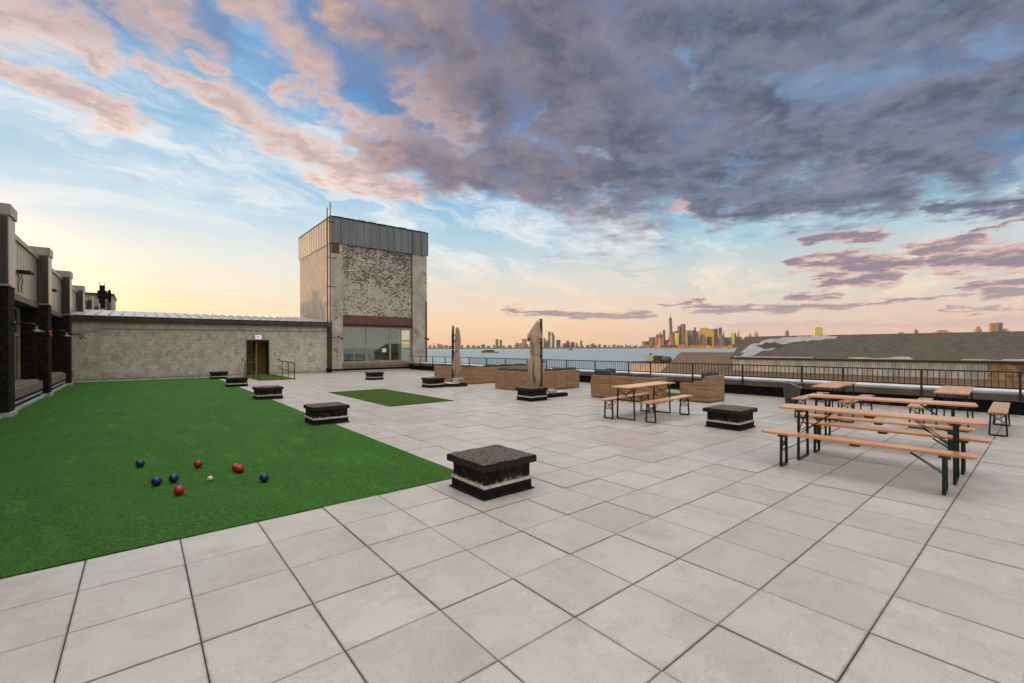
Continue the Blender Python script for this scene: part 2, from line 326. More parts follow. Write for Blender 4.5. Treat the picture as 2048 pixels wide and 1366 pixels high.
def b_wicker(q, b, pos):
    x, y, z = q.sep(pos)
    h = q.m('ADD', x, y)
    row = q.m('SINE', q.m('MULTIPLY', z, 2 * math.pi / .028)); rid = q.m('FLOOR', q.m('DIVIDE', z, .028))
    col_ = q.m('SINE', q.m('ADD', q.m('MULTIPLY', h, 2 * math.pi / .10), q.m('MULTIPLY', rid, math.pi)))
    n = q.noise(q.xyz(q.m('MULTIPLY', h, .8), rid, 0), 1.7, 4, .6)
    c = q.ramp(n, [(.34, (.20, .105, .045)), (.5, (.34, .185, .08)), (.66, (.46, .27, .125))])
    c = q.mix(q.rng(q.m('MULTIPLY', row, q.m('ADD', .6, q.m('MULTIPLY', col_, .4))), -.3, -.9, 0, .6), c, (.05, .03, .018))
    c = q.mix(q.rng(q.m('FRACT', q.m('DIVIDE', z, .14)), .9, .98, 0, .35), c, (.06, .035, .02))
    q.put(b.inputs['Base Color'], c); b.inputs['Roughness'].default_value = .5
    bumpn(q, b, q.m('ADD', row, q.m('MULTIPLY', col_, .5)), .6, .006)
def b_shingle(c1, c2, moss, bare=False):
    def f(q, b, pos):
        x, y, z = q.sep(pos); vec = q.xyz(y, q.m('MULTIPLY', z, 1.0), 0)
        colr, mor = brick(q, vec, bw=.38, rh=.09, mortar=.008, c1=c1, c2=c2, cm=tuple(v * .4 for v in c1))
        c = q.mix(q.rng(q.noise(pos, .35, 6, .65), .42, .66, 0, .6), colr, moss); c = q.mix(q.rng(q.noise(pos, 2.5, 5, .7), .35, .7, 0, .4), c, c1)
        q.put(b.inputs['Base Color'], c); b.inputs['Roughness'].default_value = .9; bumpn(q, b, q.m('SUBTRACT', q.sep(colr)[0], mor), .5, .03)
    return f
def b_corrug(q, b, pos):
    x, y, z = q.sep(pos); pid = q.m('FLOOR', q.m('DIVIDE', y, .9))
    wn = q.node('ShaderNodeTexWhiteNoise', noise_dimensions='1D'); q.put(wn.inputs['W'], pid)
    c = q.mix(q.rng(q.noise(q.xyz(0, q.m('MULTIPLY', y, 1.5), q.m('MULTIPLY', z, .5)), 1.0, 5, .6), .36, .66), (.24, .29, .33), (.42, .47, .50))
    c = q.mix(q.m('MULTIPLY', wn.outputs['Value'], .2), c, (.5, .44, .36)); q.put(b.inputs['Base Color'], c)
    b.inputs['Roughness'].default_value = .5; b.inputs['Metallic'].default_value = .1
def b_capstone(q, b, pos):
    n = q.noise(pos, 34, 8, .78); n2 = q.noise(pos, 5, 5, .65)
    b.inputs['Specular IOR Level'].default_value = .2
    c = q.ramp(n, [(.36, (.016, .013, .011)), (.46, (.07, .057, .047)), (.55, (.18, .15, .125)), (.68, (.36, .31, .26))])
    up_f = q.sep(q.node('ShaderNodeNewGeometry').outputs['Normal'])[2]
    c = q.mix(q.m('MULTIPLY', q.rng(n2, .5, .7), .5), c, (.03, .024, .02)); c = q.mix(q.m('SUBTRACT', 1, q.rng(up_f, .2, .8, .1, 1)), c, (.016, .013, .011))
    q.put(b.inputs['Base Color'], c); b.inputs['Roughness'].default_value = .9; bumpn(q, b, n, .9, .02)
def b_curbbody(q, b, pos):
    n = q.noise(pos, 11, 6, .7); z = q.sep(pos)[2]
    b.inputs['Specular IOR Level'].default_value = .15
    c = q.mix(q.rng(n, .42, .66), (.009, .007, .006), (.045, .032, .024))
    k = q.m('ADD', q.m('SUBTRACT', .168, z), q.m('MULTIPLY', q.m('SUBTRACT', n, .5), .22)); c = q.mix(q.rng(k, -.005, .03, 0, .8), c, (.36, .29, .22))
    q.put(b.inputs['Base Color'], c); b.inputs['Roughness'].default_value = .85; bumpn(q, b, n, .6, .02)
def b_water(q, b, pos):
    b.inputs['Base Color'].default_value = (.19, .28, .31, 1); b.inputs['Roughness'].default_value = .35; b.inputs['Specular IOR Level'].default_value = .32
    h = q.m('ADD', q.noise(q.v('MULTIPLY', pos, (1, 1, 1)), .05, 6, .65), q.m('MULTIPLY', q.noise(pos, .5, 4, .6), .35)); bumpn(q, b, h, 1.0, 2.6)
def b_glass(q, b, pos):
    b.inputs['Base Color'].default_value = (.9, .95, .92, 1); b.inputs['Roughness'].default_value = .02
    t = q.t; tr = q.node('ShaderNodeBsdfTransparent'); tr.inputs[0].default_value = (.80, .88, .82, 1)
    gl = q.node('ShaderNodeBsdfGlossy'); gl.inputs['Roughness'].default_value = .015; gl.inputs[0].default_value = (.85, .9, .86, 1)
    fr = q.node('ShaderNodeFresnel'); fr.inputs[0].default_value = 1.52; mx = q.node('ShaderNodeMixShader')
    q.put(mx.inputs[0], q.rng(fr.outputs[0], 0, 1, .16, 1, False)); t.links.new(tr.outputs[0], mx.inputs[1]); t.links.new(gl.outputs[0], mx.inputs[2])
    t.links.new(mx.outputs[0], t.nodes['Material Output'].inputs[0])
def b_tower(wall, win, fw=9.0, fh=4.2, metal=.0, rough=.45, pier=.45):
    """far facade: rows and columns of windows"""
    def f(q, b, pos):
        tc = q.node('ShaderNodeTexCoord').outputs['Object']; x, y, z = q.sep(tc)
        h = q.m('ADD', x, y); a = q.m('FRACT', q.m('DIVIDE', h, fw)); c = q.m('FRACT', q.m('DIVIDE', z, fh))
        k = q.m('MULTIPLY', q.m('GREATER_THAN', a, pier), q.m('GREATER_THAN', c, .4))
        k = q.m('MULTIPLY', k, .75)
        w = q.mix(q.rng(q.noise(tc, .02, 4), .35, .65, 0, .3), wall, tuple(v * .6 for v in wall))
        q.put(b.inputs['Base Color'], q.mix(k, w, win)); q.put(b.inputs['Roughness'], q.m('SUBTRACT', .8, q.m('MULTIPLY', k, .8 - rough))); b.inputs['Metallic'].default_value = metal
    return f
M = {}
def mk(name, *a, **k): M[name] = mat(name, *a, **k)
mk('paving', build=b_paving); mk('joint', (.06, .05, .042), .95)
mk('turf', build=b_turf((.022, .072, .012), (.072, .195, .036), (.050, .145, .026)))
mk('rug', build=b_turf((.022, .050, .006), (.085, .150, .024), (.06, .105, .018)))
mk('rug_edge', (.012, .02, .008), .9)
mk('peeling', build=b_peeling('y')); mk('pilaster_paint', build=b_peeling('y', True)); mk('redbrick', build=b_redbrick('y'))
mk('plaster', build=b_plaster); mk('cement', build=b_cementside)
mk('zinc', build=b_metal((.15, .165, .17), (.23, .245, .25), .42, .55)); mk('zinc_light', build=b_metal((.34, .335, .31), (.42, .41, .38), .6, .0))
mk('clad', build=b_metal((.27, .235, .19), (.44, .395, .335), .36, .6)); mk('cap_metal', build=b_metal((.22, .20, .175), (.33, .305, .27), .4, .5))
mk('standing_seam', build=b_metal((.44, .44, .43), (.56, .56, .54), .5, .5))
mk('fascia', (.085, .066, .052), .5, var=.25, vscale=2); mk('dark_brick', (.017, .0125, .010), .85, spec=.15, var=.5, vscale=9, bump=.5, bscale=26)
mk('flashing', (.42, .42, .40), .55, var=.3, vscale=7); mk('bitumen', (.009, .008, .0075), .8, spec=.15, var=.4, vscale=8, bump=.4, bscale=20)
mk('sill', (.20, .165, .115), .7, var=.25, vscale=5, bump=.2); mk('frame', (.16, .125, .085), .5, var=.15); mk('frame_light', (.34, .29, .21), .5, var=.15)
mk('glass', build=b_glass); mk('dark_glass', (.012, .016, .012), .08, spec=.8); mk('interior', (.42, .45, .38), .8, var=.15, vscale=1.2); mk('interior_dark', (.05, .05, .042), .8)
mk('olive', (.42, .32, .10), .6, var=.15); mk('black_metal', (.012, .012, .012), .4); mk('iron', (.016, .014, .013), .55, var=.4, vscale=12)
mk('rust_pipe', (.05, .028, .02), .7, var=.4, vscale=6); mk('wood', build=b_wood); mk('batten', (.10, .035, .015), .6, var=.3, vscale=10)
mk('green_steel', (.005, .016, .011), .4, spec=.3, var=.3, vscale=14); mk('wicker', build=b_wicker); mk('cushion', (.045, .046, .050), .9, var=.2, vscale=12, bump=.3, bscale=160)
mk('seat_fabric', (.10, .10, .105), .9, var=.2, vscale=12, bump=.3, bscale=160)
mk('canvas', (.43, .315, .225), .9, var=.05, vscale=3, bump=.1, bscale=160); mk('pole', (.045, .030, .022), .4, var=.3, vscale=6)
mk('block', (.46, .42, .35), .9, var=.2, vscale=20, bump=.5, bscale=60); mk('hole', (.004, .004, .004), .9)
mk('capstone', build=b_capstone); mk('curb_body', build=b_curbbody); mk('band', (.50, .47, .42), .6, var=.25, vscale=18, bump=.3)
mk('membrane', (.62, .63, .64), .5, var=.1, vscale=2); mk('coping', (.095, .068, .052), .55, var=.3, vscale=1.5)
mk('shingle', build=b_shingle((.060, .052, .043), (.110, .096, .078), (.085, .080, .055))); mk('shingle_low', build=b_shingle((.125, .080, .048), (.20, .135, .082), (.10, .085, .050))); mk('clad_shade', build=b_metal((.035, .028, .022), (.085, .068, .054), .4, .4))
mk('underlay', (.27, .27, .268), .7, var=.18, vscale=1.2); mk('bareboard', (.045, .035, .03), .9, var=.4, vscale=5); mk('corrugated', build=b_corrug)
mk('old_stone', (.13, .09, .05), .9, col2=(.34, .25, .15), vscale=2.2, bump=.8, bscale=5); mk('stucco', (.72, .50, .36), .85, var=.12, vscale=1.2)
mk('water', build=b_water); mk('ground', (.10, .10, .095), .9, var=.3, vscale=.3)
mk('ball_red', (.30, .012, .008), .25, var=.15, vscale=40); mk('ball_blue', (.006, .018, .085), .25, var=.2, vscale=40); mk('ball_white', (.62, .58, .44), .35, var=.05)
mk('alarm_red', (.45, .01, .01), .3); mk('lamp_enamel', (.022, .024, .028), .18); mk('lamp_inside', (.55, .55, .55), .5); mk('paper', (.75, .75, .75), .8)
mk('bucket', (.075, .068, .058), .6, var=.25, vscale=6); mk('conduit', (.22, .19, .15), .6)
def b_exit(q, b, pos):
    b.inputs['Base Color'].default_value = (.8, .75, .78, 1); b.inputs['Emission Color'].default_value = (.92, .80, .88, 1); b.inputs['Emission Strength'].default_value = .55
def b_exitred(q, b, pos):
    b.inputs['Base Color'].default_value = (.3, .01, .06, 1); b.inputs['Emission Color'].default_value = (.55, .02, .14, 1); b.inputs['Emission Strength'].default_value = .45
mk('exit_face', build=b_exit); mk('exit_letter', build=b_exitred)

# ------------------------------------------------------------------ mesh builder and object helpers
class MB:
    def __init__(s): s.b = bmesh.new()
    def quadfaces(s, vs, fs):
        v = [s.b.verts.new(p) for p in vs]
        for f in fs:
            try: s.b.faces.new([v[i] for i in f])
            except ValueError: pass
        return v
    def box(s, x0, x1, y0, y1, z0, z1, bev=0):
        v = s.quadfaces([(x, y, z) for z in (z0, z1) for y in (y0, y1) for x in (x0, x1)],
                        [(0, 2, 3, 1), (4, 5, 7, 6), (0, 1, 5, 4), (2, 6, 7, 3), (0, 4, 6, 2), (1, 3, 7, 5)])
        if bev:
            es = {e for q in v for e in q.link_edges}
            bmesh.ops.bevel(s.b, geom=list(es), offset=bev, segments=2, affect='EDGES', profile=.6)
        return s
    def tube(s, pts, r, n=8, cap=True):
        pts = [Vector(p) for p in pts]; rings = []
        for i, p in enumerate(pts):
            t = (pts[min(i + 1, len(pts) - 1)] - pts[max(i - 1, 0)]).normalized()
            a = t.orthogonal().normalized() if i == 0 else (a - t * a.dot(t)).normalized()
            c = t.cross(a); rr = r[i] if isinstance(r, (list, tuple)) else r
            rings.append([s.b.verts.new(p + (a * math.cos(2 * math.pi * k / n) + c * math.sin(2 * math.pi * k / n)) * rr) for k in range(n)])
        for i in range(len(rings) - 1):
            for k in range(n): s.b.faces.new([rings[i][k], rings[i][(k + 1) % n], rings[i + 1][(k + 1) % n], rings[i + 1][k]])
        if cap: s.b.faces.new(rings[0][::-1]); s.b.faces.new(rings[-1])
        return s
    def bar(s, a, b, w, h=None):
        """square bar between two points"""
        a, b = Vector(a), Vector(b); t = (b - a).normalized(); h = h or w
        u = t.cross(Vector((0, 0, 1)));
        if u.length < 1e-3: u = Vector((1, 0, 0))
        u.normalize(); v = u.cross(t)
        vs = [p + u * i * w / 2 + v * j * h / 2 for p in (a, b) for i, j in ((-1, -1), (1, -1), (1, 1), (-1, 1))]
        s.quadfaces(vs, [(0, 3, 2, 1), (4, 5, 6, 7), (0, 1, 5, 4), (1, 2, 6, 5), (2, 3, 7, 6), (3, 0, 4, 7)]); return s
    def lathe(s, c, prof, n=20, axis='z'):
        rings = []
        for r, h in prof:
            ring = []
            for k in range(n):
                a = 2 * math.pi * k / n; p = (math.cos(a) * r, math.sin(a) * r, h)
                if axis == 'y': p = (p[0], p[2], p[1])
                if axis == 'x': p = (p[2], p[0], p[1])
                ring.append(s.b.verts.new(Vector(c) + Vector(p)))
            rings.append(ring)
        for i in range(len(rings) - 1):
            for k in range(n): s.b.faces.new([rings[i][k], rings[i][(k + 1) % n], rings[i + 1][(k + 1) % n], rings[i + 1][k]])
        s.b.faces.new(rings[0][::-1]); s.b.faces.new(rings[-1]); return s
    def build(s, name, m, parent=None, smooth=False, o=None, rot=None):
        """verts are in the parent's local space unless o (its world origin) is given"""
        if o is not None: bmesh.ops.translate(s.b, verts=s.b.verts, vec=-Vector(o))
        bmesh.ops.recalc_face_normals(s.b, faces=s.b.faces)
        me = bpy.data.meshes.new(name); s.b.to_mesh(me); s.b.free()
        for mm in (m if isinstance(m, list) else [m]): me.materials.append(M[mm])
        if smooth:
            for p in me.polygons: p.use_smooth = True
        ob = bpy.data.objects.new(name, me); C.objects.link(ob)
        if parent: ob.parent = parent
        return ob
def tag(o, label=None, cat=None, group=None, kind=None):
    if label: o['label'] = label
    if cat: o['category'] = cat
    if group: o['group'] = group
    if kind: o['kind'] = kind
    return o
def empty(name, loc, rz=0, label=None, cat=None, group=None):
    o = bpy.data.objects.new(name, None); C.objects.link(o); o.location = loc; o.rotation_euler = (0, 0, rz); o.empty_display_size = .2
    return tag(o, label, cat, group)
def kids(o): return [c for c in list(C.objects) if c.parent == o]
def copy_tree(o, parent=None):
    c = o.copy(); C.objects.link(c); c.parent = parent
    for ch in kids(o): copy_tree(ch, c)
    return c

# ================================================================== SETTING
random.seed(7)
# paving: real slabs with open joints
mb = MB(); T = .61
for i in range(-4, 27):
    for j in range(-18, 45):
        x0, y0 = i * T, j * T
        if x0 < -2.6 or x0 + T > 16.5 or y0 + T > 27.4: continue
        if x0 + T <= 3.6 and y0 >= 0 and x0 >= -1.2 and y0 < 24.4: continue      # under the turf
        dz = random.uniform(-.003, .003); tx = random.uniform(-.0016, .0016); ty = random.uniform(-.0016, .0016); gq = .0022 + random.uniform(0, .0014); be = .0022
        if abs(x0 - 8.54) < .5 and abs(y0 + 0.6) < .7: dz -= .003
        P_ = lambda a, c, z: (x0 + a, y0 + c, z + dz + tx * (a / T - .5) + ty * (c / T - .5))
        a0, a1 = gq, T - gq
        vs = [P_(a0, a0, -.02), P_(a1, a0, -.02), P_(a1, a1, -.02), P_(a0, a1, -.02), P_(a0, a0, -be), P_(a1, a0, -be), P_(a1, a1, -be), P_(a0, a1, -be),
              P_(a0 + be, a0 + be, 0), P_(a1 - be, a0 + be, 0), P_(a1 - be, a1 - be, 0), P_(a0 + be, a1 - be, 0)]
        mb.quadfaces(vs, [(0, 1, 5, 4), (1, 2, 6, 5), (2, 3, 7, 6), (3, 0, 4, 7), (4, 5, 9, 8), (5, 6, 10, 9), (6, 7, 11, 10), (7, 4, 8, 11), (8, 9, 10, 11)])
tag(mb.build('roof_paving', 'paving'), 'pale concrete paving slabs laid in a square grid over the roof', kind='structure')
tag(MB().box(-3.4, 17.2, -14, 27.6, -1.2, -.014).build('roof_slab', 'joint'), 'dark roof deck under the paving slabs', kind='structure')
# turf
mb = MB()
xs = [-2.3 + i * (5.96 / 12) for i in range(13)]; ys = [0 + j * (26.4 / 44) for j in range(45)]
vv = [[mb.b.verts.new((x + (.007 * math.sin(j * 2.3) if i == 12 else 0), y + (0 if j else .008 * math.sin(i * 1.7)), .010 + .004 * noise.noise(Vector((x * .8, y * .8, 0))) + (.0 if 0 < j else -.004))) for i, x in enumerate(xs)] for j, y in enumerate(ys)]
for j in range(44):
    for i in range(12): mb.b.faces.new([vv[j][i], vv[j][i + 1], vv[j + 1][i + 1], vv[j + 1][i]])
mb.box(-2.3, 3.645, .015, 26.4, -.03, .003)
tag(mb.build('turf', 'turf', smooth=False), 'large bright green artificial turf pitch along the left facade', kind='structure')
# harbour, wharf
mb = MB(); mb.quadfaces([(-60000, -20000, -20), (70000, -20000, -20), (70000, 70000, -20), (-60000, 70000, -20)], [(0, 1, 2, 3)])
tag(mb.build('water', 'water'), 'grey-blue harbour water stretching to the far shore', kind='structure')
tag(MB().box(-60, 95, -80, 44, -22, -18.6).build('wharf_ground', 'ground'), 'ground of the waterfront block below the roof', kind='structure')

# ================================================================== TOWER
TX0, TX1, TY0, TY1, TH = 10.62, 18.05, 27.1, 35.2, 10.85
L0 = (TX0, TY0, 0)
tw = empty('brick_tower', L0, 0, 'square bulkhead tower of flaking painted brick with a grey metal crown', 'tower')
def tp(name, m, mbx, parent=None, **k): return mbx.build(name, m, parent or tw, o=L0, **k)
WX0, WX1, WZ0, WZ1 = 11.38, 16.72, .52, 3.22
mb = MB(); mb.box(WX0, WX1, TY0 + .12, TY0 + .45, 4.05, 9.1); tp('front_wall', 'peeling', mb)
mb = MB(); mb.box(WX0, WX1, TY0 + .10, TY0 + .45, 3.42, 4.05); tp('brick_band', 'redbrick', mb)
for a, b_ in ((TX0, WX0), (WX1 + .1, TX1)):
    tp('pilaster', 'pilaster_paint', MB().box(a, b_, TY0, TY0 + .45, .0, 9.1, .02))
tp('corner_brick', 'redbrick', MB().box(TX0 - .004, TX0 + .52, TY0 - .006, TY0 + .3, 8.32, 9.08))
tp('pilaster_edge', 'redbrick', MB().box(TX1 - .16, TX1 + .004, TY0 - .004, TY0 + .2, .6, 5.4))
tp('side_wall', 'cement', MB().box(TX0, TX0 + .3, TY0 + .45, TY1, -1.0, 9.1))
mb = MB(); mb.box(TX1 - .3, TX1, TY0 + .45, TY0 + 1.8, -1, 9.1); mb.box(TX1 - .3, TX1, TY0 + 4.6, TY1, -1, 9.1); mb.box(TX1 - .3, TX1, TY0 + 1.8, TY0 + 4.6, 3.2, 9.1); mb.box(TX1 - .3, TX1, TY0 + 1.8, TY0 + 4.6, -1, .55); tp('right_wall', 'cement', mb)
tp('rear_wall', 'cement', MB().box(TX0 + .3, TX1 - .3, TY1 - .3, TY1, -1, 9.1))
tp('room_floor', 'interior', MB().box(TX0 + .3, TX1 - .3, TY0 + .45, TY1 - .3, .0, .3))
tp('room_ceiling', 'interior_dark', MB().box(TX0 + .3, TX1 - .3, TY0 + .45, TY1 - .3, 3.4, 3.6))
tp('room_partition', 'interior', MB().box(TX0 + .3, TX1 - 2.0, TY0 + 2.6, TY0 + 2.75, .3, 3.4))
mb = MB()
for k in range(7): mb.box(15.3, 15.75, TY0 + 1.6, TY0 + 1.64, .55 + k * .4, .58 + k * .4)
mb.box(15.26, 15.3, TY0 + 1.58, TY0 + 1.66, .3, 3.3); mb.box(15.75, 15.79, TY0 + 1.58, TY0 + 1.66, .3, 3.3); tp('ladder', 'frame', mb)
# metal crown
mb = MB(); mb.box(TX0 - .06, TX1 + .06, TY0 - .06, TY0 + .2, 9.05, TH)
for k in range(14):
    x = TX0 + .02 + k * .575; mb.box(x - .012, x + .012, TY0 - .10, TY0 - .06, 9.05, TH)
mb.box(WX1 + .05, WX1 + .12, TY0 - .16, TY0 - .06, 9.05, TH); mb.box(TX1 - .52, TX1 - .45, TY0 - .16, TY0 - .06, 9.05, TH); mb.box(WX0 - .1, WX0 - .03, TY0 - .13, TY0 - .06, 9.05, TH)
tp('crown_front', 'zinc', mb)
mb = MB(); mb.box(TX0 - .06, TX0 + .2, TY0 + .2, TY1 + .06, 9.05, TH); mb.box(TX1 - .2, TX1 + .06, TY0 + .2, TY1 + .06, 9.05, TH); mb.box(TX0 + .2, TX1 - .2, TY1 - .2, TY1 + .06, 9.05, TH)
for k in range(14):
    y = TY0 + .3 + k * .6; mb.box(TX0 - .09, TX0 - .06, y - .012, y + .012, 9.05, TH)
tp('crown_side', 'zinc_light', mb)
mb = MB(); mb.box(TX0 - .1, TX1 + .1, TY0 - .12, TY1 + .1, TH, TH + .05)
for k in range(9):
    mb.box(TX0 + .2 + k * .8, TX0 + .8 + k * .8, TY0 - .13, TY0 + .2, TH + .05, TH + .06 + .03 * random.random())
tp('roof', 'bitumen', mb)
# window
fr = tp('window', 'frame', MB().box(WX0, WX1 + .1, TY0 + .12, TY0 + .3, WZ1, WZ1 + .07))
def wsub(name, m, mb): return tp(name, m, mb, fr)
mb = MB()
for x in (WX0 + .04, 13.12, 14.98, WX1 - .02): mb.box(x - .05, x + .05, TY0 + .14, TY0 + .26, WZ0 + .12, WZ1 - .01)
for x, za, zb in ((12.25, WZ0 + .2, 2.18), (15.9, WZ0 + .2, WZ1 - .02)): mb.box(x - .03, x + .03, TY0 + .16, TY0 + .24, za, zb)
mb.box(WX0 + .01, WX1, TY0 + .142, TY0 + .258, 2.18, 2.28); mb.box(WX0 + .01, WX1, TY0 + .143, TY0 + .257, WZ1 - .1, WZ1 - .005); mb.box(WX0 + .01, WX1, TY0 + .143, TY0 + .257, WZ0 + .1, WZ0 + .22)
wsub('frame', 'frame_light', mb)
px_ = [WX0 + .09, 12.22, 12.28, 13.07, 13.17, 14.93, 15.03, 15.87, 15.93, WX1 - .07]
for i in range(0, 10, 2): wsub('pane', 'glass', MB().box(px_[i], px_[i + 1], TY0 + .19, TY0 + .2, WZ0 + .2, 2.19))
for a, b_ in ((WX0 + .09, 13.07), (13.17, 14.93), (15.03, 15.87), (15.93, WX1 - .07)): wsub('pane', 'glass', MB().box(a, b_, TY0 + .19, TY0 + .2, 2.27, WZ1 - .09))
tp('window_sill', 'sill', MB().box(WX0 - .05, WX1 + .1, TY0 - .12, TY0 + .3, WZ0 - .12, WZ0 + .1, .01))
tp('sill_apron', 'frame_light', MB().box(WX0, WX1 + .05, TY0 + .05, TY0 + .3, .22, WZ0 - .12))
tp('base', 'bitumen', MB().box(TX0 + .02, TX1 - .1, TY0 - .04, TY0 + .3, .02, .215, .01))
tp('lintel', 'iron', MB().box(WX0, WX1 + .1, TY0 + .06, TY0 + .4, WZ1 + .07, 3.42))
tp('base_flashing', 'flashing', MB().box(TX0 - .05, WX1, TY0 - .10, TY0 - .04, 0.0, .09))
tag(MB().box(14.5 - .16, 14.5 + .16, TY0 + .17, TY0 + .185, 1.36, 1.66).build('paper_notice', 'paper'), 'small blank white paper notice taped inside the tower window', 'notice')
# pipe stack on the tower corner
pp = empty('drain_pipe', (10.28, 26.86, 0), 0, 'pair of tall thin rusty pipes strapped to the left corner of the brick tower', 'pipe')
for dx_, hh in ((-.03, 11.35), (.17, 11.75)): MB().tube([(dx_, 0, 3.5), (dx_, 0, hh)], .035, 8).build('riser', 'rust_pipe', pp)
MB().tube([(.05, 0, 0), (.05, 0, 3.55)], .12, 10).build('leader', 'rust_pipe', pp)
for z in (10.4, 7.9, 5.9, 2.4): MB().box(-.08, .5, -.02, .02, z, z + .05).build('bracket', 'iron', pp)
MB().box(-.12, .22, -.16, .12, .0, .32, .02).build('foot', 'bitumen', pp)

# ================================================================== REAR WALL BUILDING
L0 = (4, 26.9, 0)
rb = empty('rear_building', L0, 0, 'long low building behind the turf with a trowelled grey-beige wall, brown fascia and metal roof', 'building')
def rp(name, m, mbx, parent=None, **k): return mbx.build(name, m, parent or rb, o=L0, **k)
DX0, DX1, DZ = 5.47, 6.56, 2.14
mb = MB(); mb.box(-2.6, DX0, 26.9, 27.2, -.5, 3.1); mb.box(DX1, 10.3, 26.9, 27.2, -.5, 3.1); mb.box(DX0, DX1, 26.9, 27.2, DZ, 3.1); rp('wall', 'plaster', mb)
mb = MB(); mb.box(-2.6, 10.45, 26.72, 27.2, 3.1, 3.22); mb.box(-2.6, 10.45, 26.62, 27.2, 3.222, 3.40); mb.box(-2.6, 10.45, 26.56, 27.2, 3.402, 3.44, .01); rp('fascia', 'fascia', mb)
mb = MB(); mb.quadfaces([(-2.6, 26.5, 3.40), (10.5, 26.5, 3.48), (10.5, 33.5, 4.10), (-2.6, 33.5, 4.16), (-2.6, 41, 3.4), (10.5, 41, 3.4)], [(0, 1, 2, 3), (3, 2, 5, 4)])
for k in range(26):
    x = -2.5 + k * .51; mb.quadfaces([(x, 26.5, 3.38), (x + .03, 26.5, 3.38), (x + .03, 33.5, 4.1), (x, 33.5, 4.1), (x, 26.5, 3.52), (x + .03, 26.5, 3.52), (x + .03, 33.5, 4.19), (x, 33.5, 4.19)], [(0, 1, 2, 3), (4, 5, 6, 7), (0, 1, 5, 4), (1, 2, 6, 5), (3, 0, 4, 7)])
rp('roof', 'standing_seam', mb)
mb = MB()
for z in (0, .13):
    mb.box(-2.2, DX0 - .12, 26.86 - (.05 if z == 0 else 0), 26.897, z, z + (.055 if z == 0 else .015)); mb.box(DX1 + .12, 10.2, 26.86 - (.05 if z == 0 else 0), 26.897, z, z + (.055 if z == 0 else .015))
rp('base_flashing', 'flashing', mb)
df_ = rp('door_frame', 'iron', MB().box(DX0 - .08, DX0, 26.84, 27.2, 0, DZ + .08).box(DX1, DX1 + .08, 26.84, 27.2, 0, DZ + .08).box(DX0, DX1, 26.84, 27.2, DZ, DZ + .08))
# vestibule behind the open door
rp('vestibule', 'olive', MB().box(DX0 - .3, DX1 + .3, 28.6, 28.7, 0, DZ + .3).box(DX0 - .3, DX0 - .2, 27.21, 28.6, 0, DZ + .3).box(DX1 + .2, DX1 + .3, 27.21, 28.6, 0, DZ + .3).box(DX0 - .2, DX1 + .2, 27.21, 28.6, DZ + .2, DZ + .3).box(DX0 - .2, DX1 + .2, 27.21, 28.6, -.02, .02))
dr = rp('door', 'olive', MB().box(DX0 + .50, DX0 + .55, 27.3, 28.25, .03, DZ - .02)); dr['label'] = 'inner door standing open in the doorway'
rp('handle', 'flashing', MB().box(DX0 + .44, DX0 + .5, 27.38, 27.5, .98, 1.03), dr)
rp('door_plate', 'iron', MB().box(DX0 + .2, DX0 + .38, 28.57, 28.6, 1.4, 1.5))
mb = MB(); mb.tube([(-2.3, 26.83, 2.45), (-1.6, 26.85, 2.62), (-1.1, 26.86, 2.76), (10.2, 26.86, 2.82)], .014, 6)
tag(mb.build('conduit', 'conduit'), 'thin conduit running the length of the rear wall above the door', 'conduit')
# exit sign
ex = empty('exit_sign', (6.02, 26.85, 2.24), 0, 'lit EXIT sign with pink letters above the open door', 'sign')
MB().box(-.2, .2, -.07, .05, 0, .30, .01).build('housing', 'flashing', ex)
MB().box(-.17, .17, -.078, -.071, .03, .27).build('face', 'exit_face', ex)
mb = MB(); H = .15; z0 = .075; y0, y1 = -.088, -.079; t_ = .022
def L_(x, segs):
    for (a, b_, c, d) in segs: mb.box(x + a, x + b_, y0, y1, z0 + c, z0 + d)
L_(-.145, [(0, t_, 0, H), (t_, .062, 0, t_), (t_, .055, H / 2 - t_ / 2, H / 2 + t_ / 2), (t_, .062, H - t_, H)])
for s_ in (1, -1): mb.bar((-.033 - .03 * s_, (y0 + y1) / 2, z0), (-.033 + .03 * s_, (y0 + y1) / 2 + .0015 * s_, z0 + H), .008, t_)
L_(.02, [(0, t_, 0, H)]); L_(.062, [(0, .076, H - t_, H), (.027, .049, 0, H - t_)])
mb.build('lettering', 'exit_letter', ex)
# ramp mat and hand rails
tag(MB().box(5.12, 6.88, 21.45, 26.7, .004, .03).build('turf_mat', 'rug'), 'narrow dark green turf mat leading to the open door', 'mat')
def handrail(name, x, ys_, label, xx=None):
    o = empty(name, (x, 24, 0), 0, label, 'handrail', 'hand rails of the door ramp')
    for y in ys_: MB().tube([(0, y - 24, 0), (0, y - 24, .90)], .022, 8).build('post', 'black_metal', o)
    y0_, y1_ = ys_[0], ys_[-1]
    MB().tube([(0, y0_ - 24, .86), (0, y0_ - 24 + .05, .9), (0, y1_ - 24, .92), (0, y1_ + .9 - 24, 1.0)], .024, 8).build('rail', 'black_metal', o)
    MB().tube([(0, y0_ - 24, .40), (0, y1_ - 24, .44), (0, y1_ + .9 - 24, .52)], .02, 8).build('rail', 'black_metal', o)
    MB().lathe((0, y1_ + .9 - 24, 1.0), [(.02, 0), (.05, .0), (.05, .05), (.02, .05)], 10, 'y').build('wall_bracket', 'black_metal', o)
handrail('handrail', 6.83, [21.55, 22.9, 24.3], 'black tubular handrail on the right of the ramp to the open door')
handrail('handrail', 5.08, [21.55, 23.0, 25.4], 'black tubular handrail on the left of the ramp, in front of the doorway')

